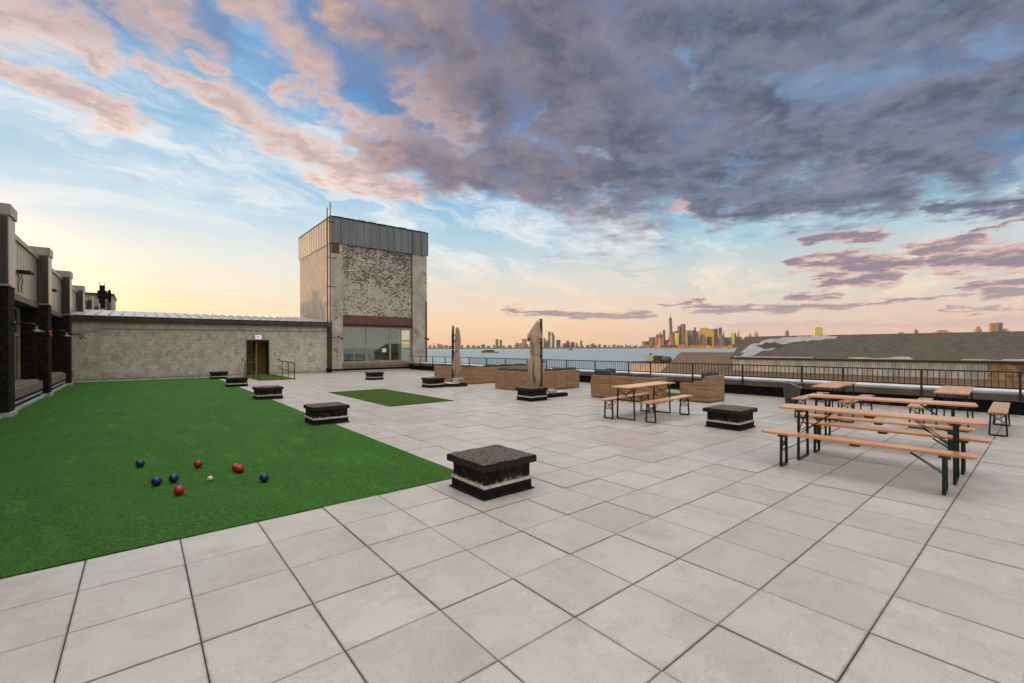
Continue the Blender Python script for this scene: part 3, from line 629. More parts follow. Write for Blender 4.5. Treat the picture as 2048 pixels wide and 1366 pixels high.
# ================================================================== LEFT FACADE
L0 = (-2.2, 18, 0)
fb = empty('facade_building', L0, 0, 'long dark brick building on the left with pilasters and metal-clad upper wall', 'building')
def fp(name, m, mbx, parent=None, **k): return mbx.build(name, m, parent or fb, o=L0, **k)
XF = -2.18; XW = -2.46
cy = [5.65 + 6.27 * k for k in range(-1, 9)]
for c in cy:
    a, b_ = c - .36, c + .36
    pl = fp('pilaster', 'dark_brick', MB().box(XF - .42, XF, a, b_, 0.1, 3.28).box(XF - .85, XF - .28, a - .16, b_ + .16, .1, 3.2))
    mb = MB(); mb.box(XF - .4, XF + .015, a - .015, b_ + .015, 3.3, 5.12)
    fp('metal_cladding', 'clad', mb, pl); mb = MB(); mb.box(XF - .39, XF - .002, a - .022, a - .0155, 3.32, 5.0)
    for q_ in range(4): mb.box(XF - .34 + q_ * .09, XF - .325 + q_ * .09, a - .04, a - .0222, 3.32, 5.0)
    fp('shaded_side', 'clad_shade', mb, pl)  # ribbed sheet on the near face, its shade put into the dark colour
    fp('cap', 'cap_metal', MB().box(XF - .5, XF + .05, a - .05, b_ + .05, 5.02, 5.3, .01), pl)
    fp('drip_edge', 'cap_metal', MB().box(XF - .42, XF + .04, a - .04, b_ + .04, 3.26, 3.3), pl)
    fp('base_flashing', 'flashing', MB().box(XF - .4, XF + .05, a - .05, b_ + .05, .0, .12, .01), pl)
for k in range(len(cy) - 1):
    a, b_ = cy[k] + .38, cy[k + 1] - .38
    mb = MB(); mb.box(XW - .3, XW, a, b_, 3.3, 4.85); n = 14
    for q_ in range(n + 1):
        y = a + .02 + (b_ - a - .04) * q_ / n; mb.box(XW, XW + .006, y - .006, y + .006, 3.3, 4.85)
    fp('wall_panel', 'clad', mb)
    fp('coping', 'cap_metal', MB().box(XW - .4, XW + .06, a - .02, b_ + .02, 4.85, 5.0, .01))
    fp('lintel', 'fascia', MB().box(XW - .35, XW + .05, a, b_, 3.12, 3.298))
    if cy[k] > 25: continue
    xw = XF - .75
    fp('back_wall', 'dark_brick', MB().box(xw - .3, xw - .02, a, b_, 0, 3.12))
    wn_ = fp('window', 'frame', MB().box(xw, xw + .1, a + .1, b_ - .1, .62, .70))
    mb = MB(); nw = 4; a2, b2 = a + .12, b_ - .12
    for q_ in range(nw + 1):
        y = a2 + (b2 - a2) * q_ / nw; mb.box(xw, xw + .09, y - .05, y + .05, .7, 3.1)
    for z in (2.15, 3.02): mb.box(xw + .002, xw + .088, a2, b2, z, z + .09)
    for q_ in range(nw):
        y = a2 + (b2 - a2) * (q_ + .5) / nw; mb.box(xw + .02, xw + .07, y - .025, y + .025, .7, 2.15)
    fp('frame', 'frame_light', mb, wn_)
    for q_ in range(nw):
        ya, yb = a2 + (b2 - a2) * q_ / nw + .05, a2 + (b2 - a2) * (q_ + 1) / nw - .05
        fp('pane', 'dark_glass', MB().box(xw + .03, xw + .04, ya, yb, .7, 2.16), wn_); fp('pane', 'dark_glass', MB().box(xw + .03, xw + .04, ya, yb, 2.23, 3.03), wn_)
    mb = MB(); mb.box(xw, XF - .12, a + .16, b_ - .16, .32, .60, .01); mb.box(xw, XF - .22, a + .17, b_ - .17, .602, .66, .01); fp('window_sill', 'sill', mb)
    fp('base', 'bitumen', MB().box(xw, XF - .2, a, b_, .0, .318)); fp('base_flashing', 'flashing', MB().box(XF - .2, XF - .08, a, b_, .0, .07).box(XF - .2, XF - .15, a, b_, .17, .23))
fp('rear_mass', 'dark_brick', MB().box(-16, XF - 1.06, -1, 60, -18, 3.1)); fp('roof', 'bitumen', MB().box(-16, XW - .3, -1, 60, 3.1, 4.4))
fp('far_wall', 'plaster', MB().box(XF - 1.0, XF - .86, 27.2, 60, 0, 3.3))
# penthouse and tank far along the roof
ph = empty('penthouse', (-3.5, 62, 3), 0, 'small grey rooftop penthouse far behind the left building', 'building')
MB().box(-.8, 1.5, 0, 7, -4, 4.6).build('wall', 'plaster', ph); MB().box(-.9, 1.6, -.1, 7.1, 4.6, 4.85).build('roof', 'fascia', ph)
MB().box(1.0, 1.3, -.06, -.01, 3.0, 4.0).build('window', 'dark_glass', ph)
ch = empty('roof_vent', (-2.85, 61, 3), 0, 'dark stepped exhaust stack with two prongs in front of the penthouse', 'vent')
MB().box(-.25, .22, -.3, .5, -2, 4.2).box(-.38, .40, -.4, .6, 4.2, 5.0).box(-.22, .22, -.2, .4, 5.0, 5.6).build('stack', 'bitumen', ch)
MB().tube([(-.2, 0, 5.6), (-.22, 0, 6.0)], .025, 6).build('prong', 'iron', ch); MB().tube([(.2, 0, 5.6), (.24, 0, 6.0)], .025, 6).build('prong', 'iron', ch); MB().lathe((.58, 0, 3.9), [(.13, 0), (.15, .3), (.14, 1.1), (.05, 1.3)], 12).build('tank', 'bitumen', ch)

# gooseneck lamps, flood lights, alarm
def gooseneck(y, z, label, xx=XF):
    o = empty('wall_lamp', (xx, y, z), 0, label, 'lamp', 'gooseneck wall lamps')
    MB().lathe((0, 0, 0), [(.07, 0), (.07, .03), (.03, .05)], 14, 'x').build('wall_plate', 'lamp_enamel', o)
    MB().tube([(.02, 0, 0), (.15, -.02, .01), (.33, -.06, .01), (.40, -.08, -.02), (.42, -.08, -.08)], .017, 8).build('arm', 'black_metal', o, smooth=True)
    MB().lathe((.42, -.08, -.22), [(.155, 0), (.15, .012), (.11, .05), (.055, .075), (.04, .09), (.035, .15), (.015, .16)], 24).build('shade', 'lamp_enamel', o, smooth=True)
    return o
gooseneck(12.1, 2.36, 'black gooseneck lamp with pale rim on the nearest left pilaster'); gooseneck(18.3, 2.37, 'black gooseneck lamp on the second pilaster, beside the red alarm'); gooseneck(24.6, 2.40, 'smallest black gooseneck lamp on the last pilaster, against the rear wall')
def flood(y, z, label):
    o = empty('flood_light', (XW + .02, y, z), 0, label, 'floodlight', 'floodlights on the metal cladding')
    MB().box(.0, .1, -.3, .3, -.02, .03).box(.02, .30, -.34, -.04, -.02, .035, .01).box(.02, .30, .06, .34, -.02, .035, .01).build('head', 'iron', o)
    mb = MB()
    for s_ in (-.22, .22): mb.tube([(.03, s_, -.04), (.05, s_ + .02, -.25), (.03, s_ - .02, -.42), (.04, s_, -.6)], .012, 6)
    mb.build('cable', 'iron', o)
flood(14.6, 3.98, 'twin floodlight with dangling cables on the nearest metal panel'); flood(19.6, 3.95, 'twin floodlight on the second metal panel above the red alarm')
al = empty('fire_alarm', (XF + .0, 17.95, 2.2), 0, 'small red fire alarm bell on the second left pilaster', 'alarm')
MB().lathe((0, 0, 0), [(.07, 0), (.078, .04), (.06, .07), (.02, .085)], 16, 'x').build('bell', 'alarm_red', al); MB().box(.0, .05, -.06, .06, .1, .16).build('strobe', 'flashing', al)
for (x, label) in ((11.05, 'small black floodlight on the left pilaster of the brick tower'), (17.85, 'small black floodlight on the right edge of the brick tower')):
    o = empty('tower_light', (x, TY0 - .02, 2.5), 0, label, 'floodlight', 'small lights on the tower')
    MB().lathe((0, 0, 0), [(.05, 0), (.05, -.06), (.02, -.08)], 10, 'y').build('mount', 'black_metal', o); MB().tube([(0, -.06, 0), (.12, -.16, -.06)], .02, 6).build('arm', 'black_metal', o)
    MB().lathe((.17, -.2, -.2), [(.13, 0), (.11, .05), (.05, .13), (.04, .17)], 14).build('shade', 'lamp_enamel', o)
mb = MB(); mb.tube([(11.0, TY0 - .02, 2.45), (10.98, TY0 - .02, 1.9), (11.02, TY0 - .02, 0.1)], .012, 5); mb.tube([(10.5, TY0 - .03, 3.1), (10.8, TY0 - .03, 2.95), (11.3, TY0 - .03, 2.7)], .01, 5); mb.tube([(10.5, TY0 - .03, 2.6), (10.9, TY0 - .03, 2.58), (11.0, TY0 - .02, 2.4)], .01, 5)
tag(mb.build('wall_cable', 'flashing'), 'thin cables and a pale conduit on the left pilaster of the tower', 'cable')
tag(MB().tube([(17.15, TY0 - .02, 0), (17.15, TY0 - .02, 1.7)], .02, 6).build('downpipe', 'flashing'), 'short pale pipe on the right pilaster of the tower', 'pipe')

# ================================================================== PARAPET AND RAILING
PY0, PY1 = -13.5, 27.05
pa = empty('parapet', (16.45, 6, 0), 0, 'low parapet with brown coping and white membrane top along the right edge of the roof', 'parapet')
Lp = (16.45, 6, 0)
mb = MB(); mb.box(16.47, 16.8, PY0, PY1, -.5, .35)
for k in range(22): y = -12 + k * 1.82; mb.box(16.40, 16.47, y - .05, y + .05, .0, .35)
mb.build('base_wall', 'bitumen', pa, o=Lp)
MB().box(16.36, 16.62, PY0, PY1, .352, .515, .008).build('coping', 'coping', pa, o=Lp)
MB().box(16.44, 17.3, PY0, PY1, .517, .58, .008).build('membrane', 'membrane', pa, o=Lp)
MB().box(16.30, 16.468, PY0, PY1, .0, .03).build('base_flashing', 'flashing', pa, o=Lp)
MB().box(16.8, 17.25, PY0, PY1, -19, .35).build('outer_wall', 'dark_brick', pa, o=Lp)
rl = empty('roof_railing', (16.33, 6, 0), 0, 'long black steel railing with thin balusters along the parapet', 'railing'); Lr = (16.33, 6, 0)
posts = [-9.9, -8.1, -6.28, -4.46, -2.72, -.99, .08, 1.88, 3.7, 5.51, 6.57, 8.4, 10.18, 11.6, 13.08, 14.92, 16.74, 18.6, 20.0, 21.5, 23.2, 25.04]
for y in posts: MB().box(16.31, 16.355, y - .022, y + .022, .40 if 0 else .38, 1.04).build('post', 'black_metal', rl, o=Lr)
MB().box(16.305, 16.36, -12, 26.6, 1.04, 1.075, .006).build('top_rail', 'black_metal', rl, o=Lr)
MB().box(16.315, 16.35, -12, 26.6, .655, .685).build('bottom_rail', 'black_metal', rl, o=Lr)
MB().box(16.322, 16.343, -12, 18.6, .885, .90).build('mid_rail', 'black_metal', rl, o=Lr) if 0 else None
bal = []
for i in range(len(posts) - 1):
    a, b_ = posts[i], posts[i + 1]
    if b_ > 18.7: continue
    n = max(3, round((b_ - a) / .118))
    bal += [a + (b_ - a) * q_ / n for q_ in range(1, n)]
near = [y for y in bal if y > -5.2][:100]; rest_ = [y for y in bal if y not in near]
proto = MB().box(-.0075, .0075, -.0075, .0075, .685, 1.04).build('baluster', 'black_metal', rl)
for i, y in enumerate(near):
    o = proto if i == 0 else proto.copy()
    if i: C.objects.link(o)
    o.parent = rl; o.location = (0.003, y - 6, 0)
mb = MB()
for y in rest_: mb.box(-.0045, .0105, y - 6 - .0075, y - 6 + .0075, .685, 1.04)
mb.build('baluster_run', 'black_metal', rl)['kind'] = 'stuff'

# ================================================================== ROOF CURBS
def curb(cx, cy_, label, w=.70, d=.68, seed=0, h=1.0):
    o = empty('roof_curb', (cx, cy_, 0), 0, label, 'roof curb', 'black roof curbs with stone caps')
    rn = random.Random(seed); a, b_ = w / 2, d / 2
    mb = MB(); mb.box(-a, a, -b_, b_, .0, .116, .006); mb.quadfaces([(-a - .03, -b_ - .03, .004), (a + .03, -b_ - .03, .004), (a + .03, b_ + .03, .004), (-a - .03, b_ + .03, .004), (-a, -b_, .025), (a, -b_, .025), (a, b_, .025), (-a, b_, .025)], [(0, 1, 5, 4), (1, 2, 6, 5), (2, 3, 7, 6), (3, 0, 4, 7)])
    mb.build('base', 'bitumen', o)
    MB().box(-a - .006, a + .006, -b_ - .006, b_ + .006, .117, .150, .003).build('termination_band', 'band', o)
    MB().box(-a + .015, a - .015, -b_ + .015, b_ - .015, .151, .318, .004).build('body', 'curb_body', o)
    # rough stone cap
    mb = MB(); nx = 16; e = .045 if seed == 1 else (.05 if seed == 9 else .022); A, B = a + e, b_ + e
    mb.box(-A, A, -B, B, .32, .41, 0)
    bmesh.ops.subdivide_edges(mb.b, edges=list(mb.b.edges), cuts=nx, use_grid_fill=True)
    for v in mb.b.verts:
        p = v.co; n = Vector((noise.noise(p * 9 + Vector((seed, 0, 0))), noise.noise(p * 9 + Vector((9, seed, 0))), noise.noise(p * 12 + Vector((0, 5, seed)))))
        ex = max(abs(p.x) / A, abs(p.y) / B)
        if ex > .95: p.x *= 1 - .02 * (p.z > .39) ; p.y *= 1 - .02 * (p.z > .39)
        v.co += Vector((n.x * .009, n.y * .009, n.z * (.009 if p.z > .38 else .005) - (.010 if ex > .97 and p.z > .39 else 0)))
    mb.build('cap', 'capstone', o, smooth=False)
X1_, X2_ = 3.62, 9.99
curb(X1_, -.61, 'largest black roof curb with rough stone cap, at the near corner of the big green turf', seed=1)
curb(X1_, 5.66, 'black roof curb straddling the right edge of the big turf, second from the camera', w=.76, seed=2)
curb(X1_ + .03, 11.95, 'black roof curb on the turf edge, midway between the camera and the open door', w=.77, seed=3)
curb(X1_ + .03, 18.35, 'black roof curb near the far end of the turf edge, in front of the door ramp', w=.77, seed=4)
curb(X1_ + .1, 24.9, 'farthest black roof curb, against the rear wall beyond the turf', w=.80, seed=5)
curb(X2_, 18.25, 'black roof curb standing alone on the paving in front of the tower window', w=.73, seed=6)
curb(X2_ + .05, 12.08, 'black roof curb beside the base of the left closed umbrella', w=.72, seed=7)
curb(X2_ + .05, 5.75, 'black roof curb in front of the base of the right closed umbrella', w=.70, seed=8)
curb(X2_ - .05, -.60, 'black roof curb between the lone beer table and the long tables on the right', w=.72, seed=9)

# ================================================================== RUGS, BALLS
tag(MB().box(5.86, 8.0, 7.2, 12.62, .003, .018).build('turf_rug', ['rug']), 'diamond-looking dark green turf rug lying alone on the paving', 'rug', 'turf rugs')
tag(MB().box(12.75, 15.3, 2.95, 4.45, .003, .018).build('turf_rug', ['rug']), 'green turf rug on the floor between wicker sofa and armchair', 'rug', 'turf rugs')
def ball(x, y, kind, r, label):
    mb = MB(); bmesh.ops.create_uvsphere(mb.b, u_segments=32, v_segments=20, radius=r)
    if kind != 'ball_white':
        for v in mb.b.verts:
            if abs(abs(v.co.z) - r * .31) < r * .05: v.co *= .985
    o = mb.build('bocce_ball' if kind != 'ball_white' else 'target_ball', kind, smooth=True); o.location = (x, y, r + .012); o.rotation_euler = (random.random() * 3, random.random() * 3, random.random() * 3)
    tag(o, label, 'ball', 'bocce balls on the turf')
rb_ = .055
ball(.335, 3.30, 'ball_blue', rb_, 'blue bocce ball farthest left on the turf'); ball(.49, 2.06, 'ball_blue', rb_, 'blue bocce ball at the left of the close blue pair')
ball(.66, 2.09, 'ball_blue', rb_, 'blue bocce ball at the right of the close blue pair'); ball(.965, 2.73, 'ball_red', rb_, 'red bocce ball lying alone behind the small white ball')
ball(.68, 1.44, 'ball_red', rb_, 'red bocce ball nearest the camera'); ball(1.375, 2.06, 'ball_red', rb_, 'front red bocce ball of the overlapping pair')
ball(1.345, 2.167, 'ball_red', rb_, 'rear red bocce ball of the overlapping pair, partly hidden'); ball(1.54, 1.38, 'ball_blue', rb_, 'blue bocce ball farthest right on the turf')
ball(1.02, 1.87, 'ball_white', .032, 'tiny white target ball among the bocce balls')

# ================================================================== BEER TABLES AND BENCHES (long axis = local X)
def frame_mb(w, h, splay, legw=.032):
    """U-shaped folding leg frame in the local YZ plane"""
    mb = MB(); a, b_ = w / 2, w / 2 + splay
    for s_ in (-1, 1): mb.bar((0, s_ * b_, 0.012), (0, s_ * a, h), legw, legw * .8)
    mb.bar((0, -b_ + .005, .014), (0, b_ - .005, .014), legw * .9, .026)
    return mb
def make_board(name, L, W_, H_, leg_w, leg_in, strut_dx, cat, knee):
    o = empty(name, (0, 0, 0)); tag(o, 'x', cat)
    mb = MB(); mb.box(-L / 2, L / 2, -W_ / 2, W_ / 2, H_ - .027, H_, 0)
    es = [e for e in mb.b.edges if abs(e.verts[0].co.z - e.verts[1].co.z) > .01]
    bmesh.ops.bevel(mb.b, geom=es, offset=.03, segments=3, affect='EDGES')
    bmesh.ops.bevel(mb.b, geom=[e for e in mb.b.edges if abs(e.verts[0].co.z - e.verts[1].co.z) < .001], offset=.004, segments=2, affect='EDGES')
    top = mb.build('tabletop' if cat == 'table' else 'seat', 'wood', o)
    for x in (-L / 2 + leg_in, 0, L / 2 - leg_in):
        MB().box(x - .05, x + .05, -W_ / 2 + .03, W_ / 2 - .03, H_ - .062, H_ - .0275, .004).build('batten', 'batten', top)
    for s_ in (-1, 1):
        x = s_ * (L / 2 - leg_in); h = H_ - .06
        mb = frame_mb(leg_w, h, .02); bmesh.ops.translate(mb.b, verts=mb.b.verts, vec=(x, 0, 0)); lf = mb.build('leg_frame', 'green_steel', o)
        mb = MB(); a = leg_w / 2 - .01; z1, z0_ = h - .03, h - knee * .8
        mb.bar((x, -a, z1), (x, a, z0_), .012); mb.bar((x + .004, a, z1), (x + .004, -a, z0_), .012); mb.bar((x, -a - .005, z0_ - .02), (x, a + .005, z0_ - .02), .01)
        mb.build('cross_brace', 'green_steel', lf)
        mb = MB()
        for t_ in (-1, 1): mb.bar((x, t_ * a * .55, h - knee), (x - s_ * strut_dx, t_ * a * .3, h + .005), .010)
        mb.build('strut', 'green_steel', o)
    return o
proto_t = make_board('beer_table', 2.20, .50, .775, .42, .27, .38, 'table', .32)
proto_b = make_board('beer_bench', 2.20, .25, .475, .19, .27, .30, 'bench', .20)
used_ = {'t': False, 'b': False}
def place(kind, x, y, ang, label):
    p = proto_t if kind == 't' else proto_b
    o = p if not used_[kind] else copy_tree(p); used_[kind] = True
    o.location = (x, y, 0); o.rotation_euler = (0, 0, R(ang)); o['label'] = label
    o['group'] = 'folding beer tables with orange tops' if kind == 't' else 'folding beer benches with orange seats'
# lone set
place('t', 9.87, 1.44, 3.5, 'folding beer table standing apart at the left, in front of the wicker sofa')
place('b', 9.71, 1.82, 4.2, 'bench behind the lone table, nearer the wicker sofa'); place('b', 9.93, .83, 4.6, 'bench in front of the lone table, nearer the camera')
# pair of long tables parallel to the parapet
place('t', 8.15, -3.36, -87.5, 'nearer of the two long beer tables set parallel, above the nearest bench')
place('b', 7.43, -3.34, -88.3, 'bench nearest the camera at the right, with its whole seat in view')
place('b', 8.73, -3.37, -88, 'bench between the two parallel long tables, closest behind the nearer table')
place('t', 10.28, -3.11, -82.5, 'farther of the two long beer tables set parallel')
place('b', 9.63, -3.14, -86, 'bench directly in front of the farther parallel table, mostly hidden by the nearer one')
# two end-on tables by the parapet
place('t', 13.35, -1.58, 3.5, 'left one of the two beer tables seen end-on by the parapet, beside the bucket')
place('b', 13.2, -1.12, 1.5, 'bench left of the left end-on table, partly behind the long table'); place('b', 13.25, -2.03, 0.5, 'bench right of the left end-on table')
place('t', 13.55, -3.64, 2.5, 'right one of the two beer tables seen end-on by the parapet')
place('b', 13.40, -3.13, 3.0, 'bench on the left of the right end-on table'); place('b', 13.5, -4.28, 1.5, 'bench farthest right by the railing, seen end-on')

# ================================================================== WICKER SOFAS
def pillow(mb, x0, x1, y0, y1, z0, z1, r=.05):
    """soft cushion: bevelled box, slightly puffed"""
    b2 = bmesh.new(); t = MB(); t.b.free(); t.b = b2; t.box(x0, x1, y0, y1, z0, z1)
    bmesh.ops.subdivide_edges(b2, edges=list(b2.edges), cuts=5, use_grid_fill=True)
    c = Vector(((x0 + x1) / 2, (y0 + y1) / 2, (z0 + z1) / 2)); hx, hy, hz = (x1 - x0) / 2, (y1 - y0) / 2, (z1 - z0) / 2
    m_ = min(hx, hy, hz)
    for v in b2.verts:
        d = v.co - c; u = (d.x / hx, d.y / hy, d.z / hz); k = 1.0
        q = sorted(abs(w) for w in u); e = q[1] ** 6
        if q[2] > .99 and q[1] > .8: k = 1 - .16 * ((q[1] - .8) / .2) * m_ / max(hx, hy, hz) * 2
        v.co = c + Vector((d.x * k, d.y * k, d.z * (1 - .22 * max(abs(u[0]), abs(u[1])) ** 4 if abs(u[2]) > .5 else 1)))
        v.co += Vector((0, 0, noise.noise(v.co * 5) * .008))
    me = bpy.data.meshes.new('t'); b2.to_mesh(me); mb.b.from_mesh(me); bpy.data.meshes.remove(me); b2.free()
def sofa(x, y, nL, nR, mod, label, zc=.76, modR=None, ang=0, cush=True):
    """L-shaped sectional seen from behind: one wing runs +Y from the corner (back towards -X), the other +X (back towards -Y)"""
    o = empty('wicker_sofa', (x, y, 0), R(ang), label, 'sofa', 'wicker sectional sofas'); modR = modR or mod; dd = .82; bt = .14; g_ = .006
    def panel(a0, a1, b0, b1, z0, z1, nm='back_panel'): return MB().box(a0, a1, b0, b1, z0, z1, .012).build(nm, 'wicker', o)
    for k in range(nL):
        a, b_ = k * mod + g_, (k + 1) * mod - g_
        panel(0, bt, a, b_, .03, zc); panel(bt, dd, max(a, bt + g_ if k == 0 else a), b_, .05, .33, 'seat_base')
        mb = MB(); pillow(mb, bt + .01, dd, max(a, bt + .02) + .01, b_ - .01, .335, .45); mb.build('seat_cushion', 'seat_fabric', o, smooth=True)
        mb = MB(); pillow(mb, bt - .02, bt + .20, a + (.16 if k == 0 else .015), b_ - .015, .46, zc + .105); mb.build('back_cushion', 'cushion', o, smooth=True)
    for k in range(nR):
        a, b_ = k * modR + g_ + (bt if k == 0 and nL else 0), (k + 1) * modR - g_
        panel(a, b_, 0, bt, .03, zc)
        a2 = max(a, dd + g_) if nL else a
        if b_ > a2 + .1:
            panel(a2, b_, bt, dd, .05, .33, 'seat_base'); mb = MB(); pillow(mb, a2 + .01, b_ - .01, bt + .01, dd, .335, .45); mb.build('seat_cushion', 'seat_fabric', o, smooth=True)
            mb = MB(); pillow(mb, a2 + .015, b_ - .015, bt - .02, bt + .20, .46, zc + .105); mb.build('back_cushion', 'cushion', o, smooth=True)
    mb = MB()
    for (a, b_) in ((.06, .06), (.06, nL * mod - .06), (nR * modR - .06, .06)): mb.box(a - .02, a + .02, b_ - .02, b_ + .02, 0, .05)
    mb.build('foot', 'black_metal', o)
    return o
sofa(12.04, 12.16, 4, 4, .83, 'left wicker sectional sofa behind the left umbrella, seen from its back corner', modR=.9)
sofa(11.66, 7.70, 3, 4, .71, 'middle wicker sectional sofa with orange-brown panels behind the right umbrella', zc=.75)
s3 = sofa(12.08, 2.62, 3, 1, .80, 'right wicker sofa behind the lone beer table, with a rolled grey pillow on its back', modR=.75)
mb = MB(); pillow(mb, .05, .30, 1.75, 2.35, .70, .93); mb.build('roll_pillow', 'cushion', s3, smooth=True)
mb = MB(); pillow(mb, .55, 1.0, 2.10, 2.32, .66, .95); mb.build('roll_pillow', 'cushion', s3, smooth=True)
MB().box(.15, .8, 2.42, 2.55, .03, .58, .012).build('arm', 'wicker', s3)
ac = empty('wicker_armchair', (13.42, 1.60, 0), 0, 'square wicker armchair with grey back cushion near the parapet, turned away from the camera', 'armchair')
MB().box(0, .98, 0, .14, .03, .80, .012).build('backrest', 'wicker', ac); 
mb = MB(); mb.quadfaces([(0, .14, .03), (0, .95, .03), (0, .95, .56), (0, .34, .56), (0, .142, .78), (.14, .142, .03), (.14, .95, .03), (.14, .95, .56), (.14, .34, .56), (.14, .142, .78)], [(0, 1, 2, 3, 4), (9, 8, 7, 6, 5), (0, 5, 6, 1), (1, 6, 7, 2), (2, 7, 8, 3), (3, 8, 9, 4), (4, 9, 5, 0)]); mb.build('arm', 'wicker', ac)
mb = MB(); mb.box(.84, .98, .142, .95, .03, .56, .012); mb.build('arm', 'wicker', ac); MB().box(.142, .838, .142, .93, .05, .30, .01).build('seat_base', 'wicker', ac)
mb = MB(); pillow(mb, .15, .83, .30, .92, .305, .44); mb.build('seat_cushion', 'seat_fabric', ac, smooth=True); mb = MB(); pillow(mb, .12, .86, .12, .34, .44, .93); mb.build('back_cushion', 'cushion', ac, smooth=True)
MB().box(.02, .06, .02, .06, 0, .03).box(.92, .96, .02, .06, 0, .03).box(.02, .06, .88, .92, 0, .03).box(.92, .96, .88, .92, 0, .03).build('foot', 'black_metal', ac)

# ================================================================== UMBRELLAS
def drape(mb, cx, cy_, prof, seed, folds=7, hem=.12, n=110, flat=.7, twist=.6):
    """hanging folded canopy: prof = (z, radius, fold depth, dx, dy)"""
    rings = []; m_ = 46
    for i in range(m_ + 1):
        t = i / m_ * (len(prof) - 1); k = min(int(t), len(prof) - 2); f = t - k; f = f * f * (3 - 2 * f)
        z, r, fd, ox, oy = [prof[k][q] * (1 - f) + prof[k + 1][q] * f for q in range(5)]
        ring = []
        for j in range(n):
            a = 2 * math.pi * j / n
            w = (1 - 2 * abs(math.sin((a * folds + seed + twist * z) / 2))) * .75 + (.5 - abs(math.sin(a * (folds * 1.5 + 3) / 1 + seed * 3 + z * 2))) * .35 + math.sin(a * (folds * 2 - 1) + seed * 2 - z * 1.3) * .25 + noise.noise(Vector((math.cos(a) * 1.5, math.sin(a) * 1.5, z * 1.6 + seed))) * .6
            rr = r * (1 + fd * w); zz = z
            if i > m_ * .72: zz -= hem * ((i / m_ - .72) / .28) * (.5 + .5 * math.sin(a * 3 + seed) + .6 * noise.noise(Vector((math.cos(a) * 2, math.sin(a) * 2, seed))))
            ring.append(mb.b.verts.new((cx + ox + math.cos(a) * rr, cy_ + oy + math.sin(a) * rr * flat, zz)))
        rings.append(ring)
    for i in range(m_):
        for j in range(n): mb.b.faces.new([rings[i][j], rings[i][(j + 1) % n], rings[i + 1][(j + 1) % n], rings[i + 1][j]])
    mb.b.faces.new(rings[0])
# left
oA = empty('closed_umbrella', (10.98, 11.98, 0), 0, 'left closed beige umbrella on a dark pole, its base weighted with a concrete block', 'umbrella', 'closed cantilever umbrellas')
MB().box(-.045, .045, -.045, .045, .1, 2.66, .008).build('pole', 'pole', oA)
rv = Vector((rgt.x, rgt.y, 0))
mb = MB(); dA = rv * .20
drape(mb, dA.x, dA.y, [(2.60, .02, 0, 0, 0), (2.54, .07, .3, 0, 0), (2.1, .115, .3, .01, 0), (1.65, .105, .3, 0, 0), (1.60, .075, .3, -.01, 0), (1.3, .14, .4, -.02, 0), (.95, .17, .45, -.03, 0), (.66, .14, .55, -.02, 0)], 1.3, flat=.9, hem=.18)
mb.build('canopy', 'canvas', oA, smooth=True)
MB().lathe((dA.x * .55, dA.y * .55, 1.60), [(.17, 0), (.17, .02)], 20).build('strap', 'membrane', oA)
MB().tube([(.05, 0, 2.2), tuple(dA + Vector((0, 0, 2.35)))], .025, 6).tube([(.03, 0, 1.98), (.10, -.08, 1.98)], .04, 8).build('crank', 'black_metal', oA)
MB().lathe((.05, .05, 0), [(.0, .012), (.62, .012), (.64, .04), (.60, .10), (.3, .13), (0, .13)], 36).build('base', 'bitumen', oA)
mb = MB(); mb.lathe((-.1, -.1, .13), [(.0, 0), (.34, .0), (.34, .03), (0, .03)], 20); mb.build('paving_weight', 'membrane', oA)
cb = empty('cinder_block', (11.08, 11.72, .165), R(-12), 'pale concrete block with two holes resting on the left umbrella base', 'block')
MB().box(-.23, .23, -.11, .11, 0, .19, .012).build('body', 'block', cb)
mb = MB()
for s_ in (.04, .16): mb.lathe((s_, -.112, .10), [(.0, 0), (.045, 0), (.045, -.002), (0, -.002)], 16, 'y')
mb.build('core_hole', 'hole', cb)
# right
oB = empty('closed_umbrella', (10.8, 6.12, 0), 0, 'right closed beige umbrella, taller looking, its canopy hanging in ragged folds left of the pole', 'umbrella', 'closed cantilever umbrellas')
MB().box(-.04, .04, -.04, .04, .1, 2.66, .008).build('pole', 'pole', oB)
mb = MB(); dB = rv * -.19 + Vector((fwd.x, fwd.y, 0)) * -.05
drape(mb, dB.x, dB.y, [(2.60, .02, 0, .06, -.05), (2.52, .06, .3, .05, -.04), (2.28, .15, .3, 0, 0), (2.10, .225, .3, -.02, .01), (2.04, .235, .3, -.02, .01)], 2.2, folds=4, flat=.8, hem=.16)
drape(mb, dB.x, dB.y, [(2.2, .12, .2, 0, 0), (1.95, .165, .36, 0, 0), (1.5, .17, .40, 0, 0), (1.40, .145, .36, -.0, 0), (1.1, .17, .55, -.01, 0), (.9, .16, .7, -.03, 0), (.78, .14, .8, -.03, 0)], 4.1, folds=5, flat=.8, hem=.25)
drape(mb, dB.x - rv.x * .07, dB.y - rv.y * .07, [(1.42, .10, .2, 0, 0), (1.30, .16, .45, 0, 0), (1.05, .17, .65, -.02, 0), (.82, .13, .8, -.05, 0), (.70, .10, .9, -.06, 0)], 7.3, folds=3, flat=.8, hem=.30, twist=1.4)
drape(mb, dB.x + rv.x * .06, dB.y + rv.y * .06, [(1.38, .09, .2, 0, 0), (1.22, .15, .45, 0, 0), (.95, .15, .7, .0, 0), (.70, .12, .9, .01, 0), (.58, .07, .9, .02, 0)], 2.3, folds=3, flat=.8, hem=.26, twist=-1.2)
mb.build('canopy', 'canvas', oB, smooth=True)
